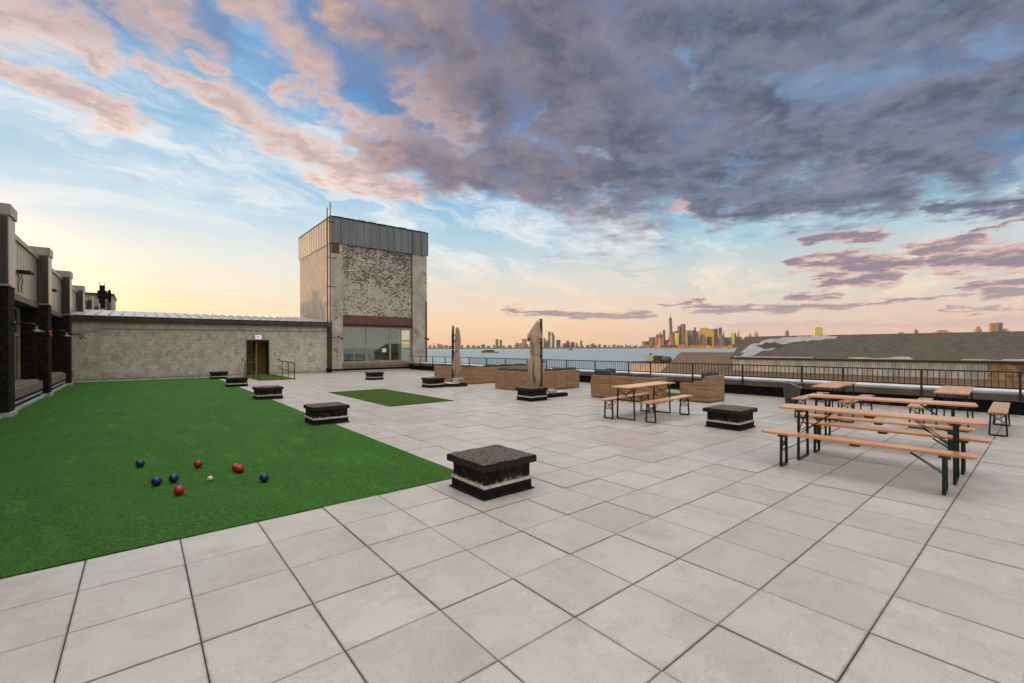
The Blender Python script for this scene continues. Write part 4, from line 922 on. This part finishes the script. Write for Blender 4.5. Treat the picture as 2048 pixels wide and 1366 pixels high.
MB().tube([(-.03, 0, 2.2), tuple(dB + Vector((0, 0, 2.35)))], .025, 6).tube([(-.02, -.02, 1.86), (-.12, -.14, 1.84)], .045, 8).tube([(.04, -.02, 1.2), (.12, -.05, 1.22)], .03, 8).build('crank', 'black_metal', oB)
MB().box(-.20, .95, -.35, .55, .012, .12, .02).build('base', 'bitumen', oB); MB().box(-.05, .85, -.25, .42, .121, .16, .01).build('paving_weight', 'membrane', oB)
MB().box(.12, .47, -.3, -.05, .161, .25, .01).build('paving_weight', 'block', oB)

# ================================================================== BUCKET
bk = empty('rubbish_bin', (15.3, .02, 0), 0, 'dark grey open bin with a rope on its rim, beside the parapet', 'bin')
MB().lathe((0, 0, 0), [(.17, 0), (.245, .58), (.26, .60), (.245, .605), (.225, .58), (.16, .06), (0, .05)], 28).build('body', 'bucket', bk, smooth=True)
MB().tube([(-.27, -.05, .60), (-.20, -.16, .56), (-.05, -.25, .48), (.02, -.27, .50)], .012, 6).tube([(.1, -.24, .60), (.22, -.1, .62), (.3, -.02, .66)], .010, 6).build('rope', 'block', bk)

# ================================================================== SHED WITH TWO-STAGE ROOF (beyond the parapet)
L0 = (50, 8, -18.6)
sh = empty('pier_shed', L0, 0, 'huge old pier shed with weathered shingle roof in two tiers and a corrugated clerestory', 'shed')
def sp_(name, m, mbx, parent=None): return mbx.build(name, m, parent or sh, o=L0)
YN, YF, YC = -60, 25.6, 17.35      # near end, far end of the low roof, far end of the clerestory
EZ, RZ, RX = .50, 2.80, 53.45
def quad(mb, pts): mb.quadfaces(pts, [tuple(range(len(pts)))])
def slab(mb, p, th=.12):
    """sloping sheet with real thickness; p = four corners"""
    n = (Vector(p[1]) - Vector(p[0])).cross(Vector(p[2]) - Vector(p[0])).normalized()
    if n.z < 0: n = -n
    lo = [tuple(Vector(q) - n * th) for q in p]; k = len(p)
    mb.quadfaces([tuple(q) for q in p] + lo, [tuple(range(k)), tuple(range(2 * k - 1, k - 1, -1))] + [(i, (i + 1) % k, k + (i + 1) % k, k + i) for i in range(k)])
s1 = .5
mb = MB(); slab(mb, [(34, YN, -.9 - 16 * s1), (34, YF, -.9 - 16 * s1), (53.8, YF, 1.0), (53.8, YN, 1.0)]); slab(mb, [(53.8, YN, 1.0), (53.8, YF, 1.0), (74, YF, -9.1), (74, YN, -9.1)]); sp_('lower_roof', 'shingle_low', mb)
sp_('end_wall', 'corrugated', MB().box(34.3, 73, YF - .6, YF - .3, -18.6, -9.2)); sp_('side_wall', 'corrugated', MB().box(34.3, 34.6, YN, YF - .6, -18.6, -9.2))
# corrugated clerestory wall: a real zig-zag sheet
mb = MB(); y = -1.75; pts = []
while y < YC: pts.append((50 - (.02 if len(pts) % 2 else 0), y)); y += .075
lo = [mb.b.verts.new((p[0], p[1], -1.0)) for p in pts]; hi = [mb.b.verts.new((p[0], p[1], EZ - .05)) for p in pts]
for i in range(len(pts) - 1): mb.b.faces.new([lo[i], lo[i + 1], hi[i + 1], hi[i]])
mb.box(50.02, 50.3, -1.75, YC, -1, EZ - .05); sp_('clerestory_wall', 'corrugated', mb)
sp_('stone_wall', 'old_stone', MB().box(49.98, 50.3, YN, -1.76, -1.3, EZ - .05))
mb = MB(); mb.quadfaces([(50.3, YC - .02, -1), (RX, YC - .02, RZ - .25), (50.3, YC - .02, EZ)], [(0, 1, 2)]); mb.quadfaces([(50.3, YC - .1, -1), (56.6, YC - .1, -1), (56.6, YC - .1, EZ), (RX, YC - .1, RZ - .15), (50.3, YC - .1, EZ)], [(0, 1, 2, 3, 4)]); sp_('gable_wall', 'bareboard', mb)
mb = MB(); slab(mb, [(49.75, YN, EZ), (49.75, YC + .15, EZ), (RX, YC + .15, RZ), (RX, YN, RZ)], .1); slab(mb, [(RX, YN, RZ), (RX, YC + .15, RZ), (57.1, YC + .15, EZ), (57.1, YN, EZ)], .1); ur = sp_('upper_roof', 'shingle', mb)
sp_('eave_gutter', 'iron', MB().box(49.68, 49.80, YN, YC + .2, EZ - .16, EZ - .02), ur)
# bare underlay patches, lying on the roof plane: (y, k) with k 0 at the eave and 1 at the ridge
nrm = Vector((-(RZ - EZ), 0, RX - 49.75)).normalized()
def on_roof(y, k, off): p = Vector((49.75 + (RX - 49.75) * k, y, EZ + (RZ - EZ) * k)) + nrm * off; return tuple(p)
def patch(name, m, outline, off, seed=0, jag=.12):
    rn = random.Random(seed); pts = []
    for i, (y, k) in enumerate(outline):
        y2, k2 = outline[(i + 1) % len(outline)]; n = max(1, int(abs(y2 - y) / .28))
        for j in range(n):
            yy = y + (y2 - y) * j / n; kk = k + (k2 - k) * j / n
            pts.append((yy, kk)); 
            pts[-1] = (yy + rn.uniform(-.12, .12), max(.02, round((kk + rn.uniform(-.02, .02)) / .055) * .055)) if k > .1 else (yy, kk)
    top = [on_roof(a, max(.002, min(.998, b_)), off) for a, b_ in pts]; bot = [on_roof(a, max(.002, min(.998, b_)), .001) for a, b_ in pts]; k = len(pts)
    mb = MB(); v1 = [mb.b.verts.new(p) for p in top]; v2 = [mb.b.verts.new(p) for p in bot]
    mb.b.faces.new(v1)
    for i in range(k): mb.b.faces.new([v1[i], v1[(i + 1) % k], v2[(i + 1) % k], v2[i]])
    bmesh.ops.triangulate(mb.b, faces=[f for f in mb.b.faces if len(f.verts) > 4])
    return sp_(name, m, mb, ur)
patch('bare_patch', 'underlay', [(16.9, .22), (16.6, .35), (16.3, .62), (15.6, .66), (15.0, .86), (12.0, .97), (9.5, .97), (8.6, .93), (8.9, .82), (10.2, .78), (12.2, .72), (13.0, .55), (13.7, .38), (14.6, .30), (15.1, .12), (15.6, .02), (16.6, .02), (16.2, .2)], .012, 1)
patch('weathered_hole', 'bareboard', [(15.5, .55), (14.8, .68), (14.0, .70), (13.3, .62), (12.6, .60), (13.2, .48), (14.2, .40), (15.0, .46)], .02, 2)
patch('bare_patch', 'underlay', [(17.2, .02), (17.2, .055), (13.8, .055), (9.8, .055), (9.7, .02)], .012, 3)
patch('bare_patch', 'underlay', [(7.0, .02), (6.9, .07), (5.6, .07), (5.2, .045), (4.2, .06), (3.8, .12), (2.7, .12), (2.5, .02)], .012, 4)
patch('bare_patch', 'underlay', [(-.3, .02), (-.4, .05), (-1.7, .05), (-2.4, .03), (-2.6, .07), (-9, .07), (-9, .02)], .012, 5)
# pale stucco building beyond
sb = empty('stucco_building', (60, 34, -18.6), 0, 'peach stucco building lit by the low sun, seen through the railing left of the shed', 'building')
MB().box(0, 14, -7.5, 3.65, 0, 17.83).build('wall', 'stucco', sb); MB().box(-.1, 14.1, -7.6, 3.75, 17.83, 17.98).build('coping', 'iron', sb)
hv = empty('rooftop_unit', (61, 34.4, -.6), 0, 'weathered metal air handling unit on the peach stucco roof', 'air unit')
mb = MB(); mb.quadfaces([(0, 1.9, 1.0), (0, -.1, 1.0), (0, -.1, 0.15), (0, 1.2, .15), (1.4, 1.9, 1.0), (1.4, -.1, 1.0), (1.4, -.1, .15), (1.4, 1.2, .15)], [(0, 1, 2, 3), (7, 6, 5, 4), (0, 4, 5, 1), (1, 5, 6, 2), (2, 6, 7, 3), (3, 7, 4, 0)]); mb.build('intake', 'flashing', hv)
MB().box(.0, 1.2, -1.2, -.12, .1, .9).build('fan_section', 'rust_pipe', hv); MB().lathe((.6, -1.22, .35), [(0, 0), (.5, 0), (.5, -1.3), (.3, -1.5), (0, -1.5)], 16, 'y').build('duct', 'fascia', hv); MB().box(.3, .6, .5, .8, 1.0, 1.25).build('cap', 'iron', hv)

# ================================================================== FAR SHORE AND SKYLINE
WZ = -20.0
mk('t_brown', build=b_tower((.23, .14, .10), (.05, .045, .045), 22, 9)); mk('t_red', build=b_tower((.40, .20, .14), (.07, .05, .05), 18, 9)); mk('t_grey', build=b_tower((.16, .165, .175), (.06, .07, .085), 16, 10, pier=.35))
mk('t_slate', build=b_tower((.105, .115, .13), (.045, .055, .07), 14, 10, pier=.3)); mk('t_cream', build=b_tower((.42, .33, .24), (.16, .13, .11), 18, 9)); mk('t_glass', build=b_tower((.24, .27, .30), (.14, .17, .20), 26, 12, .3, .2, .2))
mk('t_gold_glow', build=b_tower((.95, .62, .07), (.85, .50, .05), 24, 12, .0, .4, .3)); mk('t_orange_lit', build=b_tower((.72, .36, .16), (.44, .20, .09), 16, 10)); mk('t_yellow_glow', build=b_tower((.95, .85, .14), (.85, .72, .10), 20, 12, .0, .4, .3))  # sunset light and its reflection in glass are put into these wall colours
mk('t_green', build=b_tower((.13, .14, .085), (.06, .07, .05), 16, 10)); mk('shore', (.085, .07, .045), .95, var=.5, vscale=.02); mk('shore_lit', (.42, .22, .09), .9, col2=(.16, .10, .05), vscale=.02)  # the lit shore carries warm sunlight in its colour
mk('hull', (.045, .035, .035), .7); mk('deck_orange', (.30, .17, .11), .7); mk('verdigris', (.10, .12, .11), .7)
def tower(name, u0, u1, vt, d, m, label, group=None, left=.3, kind='flat', vb=None, cat='skyscraper', depth=None, u_top=None):
    """a building standing on the far shore; its left face takes the given share of its visible width"""
    base = far((u0 + u1) / 2, 695, d); top = far((u0 + u1) / 2, vt, d)
    Wp = (u1 - u0) * d / F_PX; h = top.z - WZ
    dirv = Vector((base.x - CAM.x, base.y - CAM.y, 0)).normalized(); a = math.atan2(dirv.y, dirv.x)      # heading of the line of sight
    th = R(52)                                   # rotation of the block against the line of sight
    wr = Wp * (1 - left) / math.sin(th); wl = Wp * left / math.cos(th) if left > 0 else Wp * .4
    if left <= 0: th = R(88); wr = Wp; wl = Wp * .5
    o = empty(name, (base.x, base.y, WZ), a + math.pi / 2 - th + math.pi / 2 - math.pi / 2, label, cat, group)
    rz = a - th; o.rotation_euler = (0, 0, rz)
    # local x axis lies th clockwise from the sight line: the -x... faces (-y local) look back right, (-x local) look back left
    hx, hy = wl / 2, wr / 2
    return o, hx, hy, h, wl, wr
def block(*args, parts=None, **k):
    o, hx, hy, h, wl, wr = tower(*args, **k); m = args[5]; kind = k.get('kind', 'flat')
    # wall
    if kind == 'flat':
        MB().box(-hx, hx, -hy, hy, 0, h * .985).build('wall', m, o); MB().box(-hx * .8, hx * .8, -hy * .8, hy * .8, h * .985, h).build('roof', 't_slate', o)
    elif kind == 'step':
        MB().box(-hx, hx, -hy, hy, 0, h * .72).build('wall', m, o); MB().box(-hx * .72, hx * .72, -hy * .72, hy * .72, h * .72, h * .9).build('upper_storeys', m, o); MB().box(-hx * .4, hx * .4, -hy * .4, hy * .4, h * .9, h).build('crown', m, o)
    elif kind == 'dome':
        MB().box(-hx, hx, -hy, hy, 0, h * .8).build('wall', m, o); r = min(hx, hy); MB().lathe((0, 0, h * .8), [(r, 0), (r * .95, h * .07), (r * .75, h * .13), (r * .4, h * .18), (.1, h * .2)], 20).build('dome', 't_brown', o)
    elif kind == 'pyramid':
        MB().box(-hx, hx, -hy, hy, 0, h * .78).build('wall', m, o)
        mb = MB(); mb.quadfaces([(-hx, -hy, h * .78), (hx, -hy, h * .78), (hx, hy, h * .78), (-hx, hy, h * .78), (0, 0, h)], [(0, 1, 4), (1, 2, 4), (2, 3, 4), (3, 0, 4)]); mb.build('roof', m, o)
    elif kind == 'spire':
        MB().box(-hx, hx, -hy, hy, 0, h * .6).build('wall', m, o); MB().box(-hx * .6, hx * .6, -hy * .6, hy * .6, h * .6, h * .8).build('upper_storeys', m, o)
        mb = MB(); a, b_ = hx * .6, hy * .6; mb.quadfaces([(-a, -b_, h * .8), (a, -b_, h * .8), (a, b_, h * .8), (-a, b_, h * .8), (0, 0, h)], [(0, 1, 4), (1, 2, 4), (2, 3, 4), (3, 0, 4)]); mb.build('spire', m, o)
    elif kind == 'round':
        r = (hx + hy) * .7; MB().lathe((0, 0, 0), [(r, 0), (r, h * .97), (r * .8, h)], 24).build('wall', m, o)
    return o
GM = 'buildings of the sunlit skyline across the water'
U = lambda x: 1260 + x / 7.877
V = lambda y: 620 + y / 7.877
# the tallest: tapering prism with chamfered corners and a mast
o, hx, hy, h, wl, wr = tower('skyscraper', U(600), U(678), V(125), 6800, 't_glass', 'tallest tapering glass tower with a needle mast in the skyline', GM, left=.42)
r0 = (wl + wr) / 4 * 1.04; mb = MB(); hh = h
b0 = [(-r0, -r0, 0), (r0, -r0, 0), (r0, r0, 0), (-r0, r0, 0)]; rt = r0 * .98
t0 = [(0, -rt, hh), (rt, 0, hh), (0, rt, hh), (-rt, 0, hh)]
mb.quadfaces(b0 + t0, [(0, 1, 4), (1, 5, 4), (1, 2, 5), (2, 6, 5), (2, 3, 6), (3, 7, 6), (3, 0, 7), (0, 4, 7), (4, 5, 6, 7), (3, 2, 1, 0)]); mb.build('wall', 't_glass', o)
hs = far(U(630), V(32), 6800).z - WZ; MB().lathe((0, 0, hh), [(r0 * .45, 0), (r0 * .45, 6), (3.5, 7), (2.2, (hs - hh) * .5), (1.0, hs - hh)], 10).build('mast', 't_slate', o)
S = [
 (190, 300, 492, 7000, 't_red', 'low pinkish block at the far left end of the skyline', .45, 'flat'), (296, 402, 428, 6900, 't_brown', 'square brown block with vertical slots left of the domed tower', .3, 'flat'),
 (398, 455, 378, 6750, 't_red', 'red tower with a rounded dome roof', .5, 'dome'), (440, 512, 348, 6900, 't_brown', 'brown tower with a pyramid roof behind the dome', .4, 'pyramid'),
 (452, 512, 440, 6500, 't_orange_lit', 'low red block in front of the domed tower', .6, 'flat'), (512, 558, 318, 6600, 't_green', 'slim olive slab just left of the tallest tower', .35, 'flat'),
 (556, 606, 470, 6450, 't_slate', 'dark low block at the foot of the slim olive slab', .2, 'flat'), (606, 680, 500, 6400, 't_orange_lit', 'low orange block at the foot of the tallest tower', .6, 'step'),
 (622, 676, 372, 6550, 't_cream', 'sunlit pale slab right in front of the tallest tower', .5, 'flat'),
 (700, 765, 330, 6800, 't_red', 'red-topped block right of the tallest tower', .3, 'flat'), (714, 770, 365, 6400, 't_yellow_glow', 'narrow glowing yellow-green slab right of the tallest tower', .75, 'round'),
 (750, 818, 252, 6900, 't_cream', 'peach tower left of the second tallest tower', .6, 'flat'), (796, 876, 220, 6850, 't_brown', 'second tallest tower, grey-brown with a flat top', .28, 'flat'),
 (768, 880, 402, 6350, 't_slate', 'wide dark block on the shore below the second tallest tower', .1, 'flat'), (870, 935, 320, 6800, 't_orange_lit', 'orange block with dark roof behind the big grey slab', .5, 'flat'),
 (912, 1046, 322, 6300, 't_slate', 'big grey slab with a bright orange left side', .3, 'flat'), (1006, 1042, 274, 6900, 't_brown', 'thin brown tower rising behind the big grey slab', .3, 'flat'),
 (1040, 1080, 338, 6700, 't_brown', 'dark brown block right of the big grey slab', .2, 'flat'), (1084, 1140, 298, 6900, 't_orange_lit', 'stepped orange tower left of the golden buildings', .5, 'step'),
 (1122, 1186, 282, 6800, 't_gold_glow', 'golden tower behind the grey stepped block', .75, 'flat'), (1088, 1202, 380, 6350, 't_grey', 'wide grey stepped block in front of the golden towers', .12, 'step'),
 (1180, 1302, 300, 6600, 't_gold_glow', 'brightest golden curved-glass building of the skyline', .92, 'flat'), (1200, 1225, 278, 6900, 't_brown', 'little dark tower poking above the brightest golden building', .2, 'flat'),
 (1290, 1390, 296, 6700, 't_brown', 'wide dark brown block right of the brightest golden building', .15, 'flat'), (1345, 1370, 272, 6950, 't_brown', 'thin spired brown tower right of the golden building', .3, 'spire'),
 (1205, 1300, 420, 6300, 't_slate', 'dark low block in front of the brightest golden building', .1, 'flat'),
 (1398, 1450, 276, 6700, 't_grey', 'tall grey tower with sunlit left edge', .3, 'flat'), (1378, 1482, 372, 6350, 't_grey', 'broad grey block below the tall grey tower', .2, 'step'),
 (1480, 1605, 432, 6450, 't_slate', 'long low slate-grey block right of centre of the skyline', .1, 'flat'), (1598, 1642, 368, 6500, 't_yellow_glow', 'small lime-yellow glowing tower near the right end', .85, 'flat'),
 (1632, 1680, 350, 6650, 't_slate', 'dark pointed tower beside the lime-yellow one', .2, 'pyramid'), (1684, 1732, 305, 6900, 't_orange_lit', 'slender orange tower with a pointed top near the right end', .5, 'spire'),
 (1665, 1765, 425, 6500, 't_grey', 'low hazy grey block at the right end of the skyline', .2, 'flat'), (1855, 1922, 362, 7600, 't_glass', 'pale blue block just above the shed roof', .2, 'step'), (1955, 2018, 318, 7700, 't_orange_lit', 'orange pointed tower just above the left end of the shed ridge', .5, 'pyramid'),
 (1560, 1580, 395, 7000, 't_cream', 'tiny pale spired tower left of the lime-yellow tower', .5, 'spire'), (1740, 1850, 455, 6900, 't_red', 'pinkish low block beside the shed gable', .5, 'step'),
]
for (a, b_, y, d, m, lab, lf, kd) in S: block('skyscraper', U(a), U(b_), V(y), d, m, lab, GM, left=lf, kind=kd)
rn = random.Random(21)
for i in range(34):
    u0 = U(rn.uniform(640, 1700)); w = rn.uniform(2.2, 5.5); m_ = rn.choice(['t_brown', 't_grey', 't_slate', 't_orange_lit', 't_cream', 't_red', 't_brown'])
    v_ = V(rn.uniform(330, 470)) if u0 < U(1480) else V(rn.uniform(420, 500))
    block('skyscraper', u0, u0 + w, v_, rn.uniform(6900, 7300), m_, 'mid-height tower packed among the taller ones of the sunlit skyline', 'packed mid-height towers of the skyline', left=rn.uniform(.3, .6), kind=rn.choice(['flat', 'step', 'flat', 'spire']))
# right of the shed's left end: towers seen over its ridge
GR = 'far towers peeping over the shed roof'
for (u0, u1, v, d, m, lab, lf, kd) in [
 (1568, 1580, 658, 8000, 't_red', 'faint pink spired tower left of the bright yellow one', .5, 'spire'), (1631, 1643, 655, 5200, 't_yellow_glow', 'bright yellow slab glowing above the shed ridge', .85, 'flat'),
 (1798, 1806, 664.5, 6000, 't_cream', 'tiny pale block over the middle of the shed ridge', .5, 'flat'), (1828, 1837, 658, 5500, 't_orange_lit', 'small orange domed tower over the shed ridge', .5, 'dome'),
 (1866, 1902, 660.5, 4500, 't_orange_lit', 'low wide sunlit orange building over the shed ridge', .7, 'step'), (1949, 1963, 653.5, 5000, 't_orange_lit', 'orange block left of the twin towers at the right', .6, 'step'),
 (1981, 1992, 646.5, 4800, 't_orange_lit', 'orange twin tower at the right edge', .7, 'flat'), (1993, 2004, 645, 4800, 't_glass', 'blue-grey glass twin tower at the right edge', .2, 'flat'), (2003, 2018, 657, 4800, 't_orange_lit', 'low orange block right of the twin towers', .5, 'step')]:
    block('skyscraper', u0, u1, v, d, m, lab, GR, left=lf, kind=kd)
# left bank across the harbour
GJ = 'buildings on the left far shore'; X6 = lambda x: 840 + x / 4.452; Y6 = lambda y: 640 + y / 4.452
for (a, b_, y, m, lab, lf, kd, d) in [
 (672, 697, 170, 't_green', 'left slim green-grey tower of the isolated pair', .4, 'flat', 8200), (708, 731, 176, 't_red', 'right slim reddish tower of the isolated pair', .4, 'flat', 8200),
 (846, 880, 200, 't_red', 'low pink block left of the stepped twin', .5, 'step', 8600), (880, 906, 205, 't_cream', 'low cream block beside the stepped twin', .5, 'flat', 8700),
 (910, 926, 168, 't_red', 'left half of the pink twin towers left of the right umbrella', .6, 'flat', 8500), (930, 949, 167, 't_red', 'right half of the pink twin towers left of the right umbrella', .5, 'flat', 8500), (948, 964, 212, 't_cream', 'tiny block at the foot of the pink twins', .5, 'flat', 8600),
 (984, 1000, 188, 't_cream', 'pale block half hidden by the right umbrella', .5, 'flat', 8600), (1098, 1119, 163, 't_grey', 'grey tower immediately right of the right umbrella', .4, 'flat', 8500), (1118, 1144, 178, 't_glass', 'blue-grey block left of the tall pair', .3, 'step', 8500),
 (1140, 1164, 104, 't_grey', 'left grey tower of the tallest pair on the left shore', .4, 'flat', 8300), (1161, 1199, 108, 't_glass', 'right broad glass tower of the tallest pair on the left shore', .5, 'dome', 8200),
 (1210, 1254, 177, 't_green', 'dark square tower right of the tallest pair', .2, 'flat', 8400), (1265, 1300, 205, 't_slate', 'low dark block right of the square tower', .3, 'step', 8500), (1295, 1336, 182, 't_slate', 'stepped dark tower further right', .3, 'step', 8500),
 (1340, 1378, 197, 't_slate', 'low slate block before the last towers', .3, 'flat', 8500), (1384, 1402, 203, 't_grey', 'tiny grey block near the right end of the left shore', .4, 'flat', 8600), (1424, 1444, 183, 't_grey', 'last grey tower at the right end of the left shore group', .4, 'flat', 8500),
 (1515, 1560, 207, 't_brown', 'low brown hall between the two skylines', .3, 'step', 9000)]:
    block('far_tower', X6(a), X6(b_), Y6(y), d, m, lab, GJ, left=lf, kind=kd)
rn = random.Random(5)
GL = 'low distant blocks along the left shore'
u = 856.0; i = 0; protoL = None
while u < 1285:
    w = rn.uniform(3.0, 9.5); hgt = rn.choice([1.8, 2.6, 3.4, 4.8, 3.0])
    if u < 940: hgt *= 1.25
    block('low_block', u, u + w, 693.5 - hgt, 9000, rn.choice(['t_cream', 't_red', 't_grey', 't_cream']), 'low hazy block on the left far shore', GL, left=.4, kind=rn.choice(['flat', 'step']), cat='building')
    u += w + rn.uniform(.3, 5)
GW = 'low sunlit waterfront blocks under the skyline'
u = 1284.0
while u < 1500:
    w = rn.uniform(4, 11); hgt = rn.uniform(1.5, 5.5)
    block('waterfront_block', u, u + w, 694 - hgt, 6200, rn.choice(['t_orange_lit', 't_gold_glow', 't_cream', 't_brown', 't_orange_lit']), 'low sunlit block on the waterfront under the skyline', GW, left=.55, kind=rn.choice(['flat', 'step']), cat='building'); u += w * rn.uniform(.7, 1.3)
# shore strips
def shore(name, pts, m, label, h=(6, 16), seed=0):
    """low bank of land with an uneven tree line; pts = (u, v of the water's edge)"""
    rn = random.Random(seed); mb = MB(); prev = None
    n = 220; (u0, v0), (u1, v1) = pts
    for i in range(n + 1):
        t = i / n; u = u0 + (u1 - u0) * t; v = v0 + (v1 - v0) * t
        dr = fwd + rgt * ((u - 1024) / F_PX) - up * ((v - 683 - SH) / F_PX); k = (WZ - CAM.z) / dr.z; a = CAM + dr * k
        dd = Vector((a.x - CAM.x, a.y - CAM.y, 0)).normalized(); hh = h[0] + (h[1] - h[0]) * (.5 + .5 * noise.noise(Vector((i * .31 + seed, 0, 0))) + .3 * noise.noise(Vector((i * 1.7, seed, 0))))
        ring = [mb.b.verts.new(p) for p in (Vector((a.x, a.y, WZ - .5)), Vector((a.x, a.y, WZ + 3)) + dd * 20, Vector((a.x, a.y, WZ + hh)) + dd * 120, Vector((a.x, a.y, WZ + hh * .9)) + dd * 1800, Vector((a.x, a.y, WZ - .5)) + dd * 6000)]
        if prev:
            for q in range(4): mb.b.faces.new([prev[q], ring[q], ring[q + 1], prev[q + 1]])
        prev = ring
    return tag(mb.build(name, m), label, kind='structure')
shore('far_shore', [(700, 698.6), (1300, 696.9)], 'shore', 'low wooded far shore on the left', (10, 26), 3)
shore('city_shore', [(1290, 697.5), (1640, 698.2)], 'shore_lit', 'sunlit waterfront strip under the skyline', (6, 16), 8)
shore('hill_shore', [(1600, 697.8), (2300, 697.0)], 'shore', 'built-up far shore behind the shed roof', (14, 40), 11)
# statue on its island
p = far(867, 695, 6900); st = empty('statue', (p.x, p.y, WZ), math.atan2(p.y, p.x) - math.pi / 2, 'tiny robed statue with a raised arm on a stepped pedestal, on the left far shore', 'statue')
MB().box(-40, 40, -30, 30, 0, 10).box(-22, 22, -22, 22, 10, 20).build('base', 't_brown', st); MB().box(-9, 9, -9, 9, 20, 48).box(-11, 11, -11, 11, 46, 50).build('pedestal', 't_cream', st)
mb = MB(); mb.lathe((0, 0, 50), [(7.5, 0), (6.5, 10), (5.5, 20), (6, 27), (5, 33), (2, 35), (2.6, 37), (2.8, 40), (1.2, 43)], 14); mb.tube([(4, 0, 82), (6.5, 0, 88), (7, 0, 97)], 1.7, 8); mb.lathe((7, 0, 96), [(1, 0), (2.2, 2), (1, 5)], 8); mb.build('figure', 'verdigris', st)
# vessels
def boat(name, u0, u1, v, label, m1, h1, h2):
    dr0 = fwd + rgt * ((u0 - 1024) / F_PX) - up * ((v - 683 - SH) / F_PX); a = CAM + dr0 * ((WZ - CAM.z) / dr0.z)
    dr1 = fwd + rgt * ((u1 - 1024) / F_PX) - up * ((v - 683 - SH) / F_PX); b_ = CAM + dr1 * ((WZ - CAM.z) / dr1.z)
    L_ = (b_ - a).length; o = empty(name, ((a.x + b_.x) / 2, (a.y + b_.y) / 2, WZ), math.atan2(b_.y - a.y, b_.x - a.x), label, 'boat')
    w = L_ * .14; x0, x1 = -L_ / 2, L_ / 2
    mb = MB(); mb.quadfaces([(x0, -w, 0), (x1 - L_ * .08, -w, 0), (x1, 0, 0), (x1 - L_ * .08, w, 0), (x0, w, 0), (x0 - 1, -w, h1), (x1 - L_ * .05, -w, h1), (x1 + 1, 0, h1), (x1 - L_ * .05, w, h1), (x0 - 1, w, h1)], [(4, 3, 2, 1, 0), (5, 6, 7, 8, 9), (0, 1, 6, 5), (1, 2, 7, 6), (2, 3, 8, 7), (3, 4, 9, 8), (4, 0, 5, 9)]); mb.build('hull', m1, o)
    return o, L_, w
o, L_, w = boat('barge', 965, 998, 705.6, 'long dark barge with an orange deck house on the water left of centre', 'deck_orange', 4.5, 9)
MB().box(-L_ * .42, L_ * .18, -w * .8, w * .8, 4.5, 9.5).build('deck_load', 'hull', o); MB().box(-L_ * .30, L_ * .12, -w * .7, w * .7, 9.5, 11.5).build('deck_house', 'fascia', o); MB().box(-L_ * .5, -L_ * .40, -w, w, 2, 8).build('stern', 'hull', o)
o, L_, w = boat('tug_boat', 1137, 1147, 700.2, 'tiny dark tug boat far out right of the right umbrella', 'hull', 3.5, 8)
MB().box(-L_ * .25, L_ * .15, -w * .6, w * .6, 3.5, 9).build('wheelhouse', 'hull', o)

# ================================================================== EVENING HAZE
hm = bpy.data.materials.new('haze'); hm.use_nodes = True; ht = hm.node_tree; ht.nodes.clear()
pv = ht.nodes.new('ShaderNodeVolumePrincipled'); pv.inputs['Density'].default_value = 1.5e-5; pv.inputs['Color'].default_value = (1.0, .88, .78, 1); pv.inputs['Anisotropy'].default_value = .2
ho = ht.nodes.new('ShaderNodeOutputMaterial'); ht.links.new(pv.outputs[0], ho.inputs['Volume'])
M['haze'] = hm
tag(MB().box(-22000, 24000, -9000, 22000, -24, 560).build('haze', 'haze'), 'thin warm evening haze over the harbour', kind='stuff')
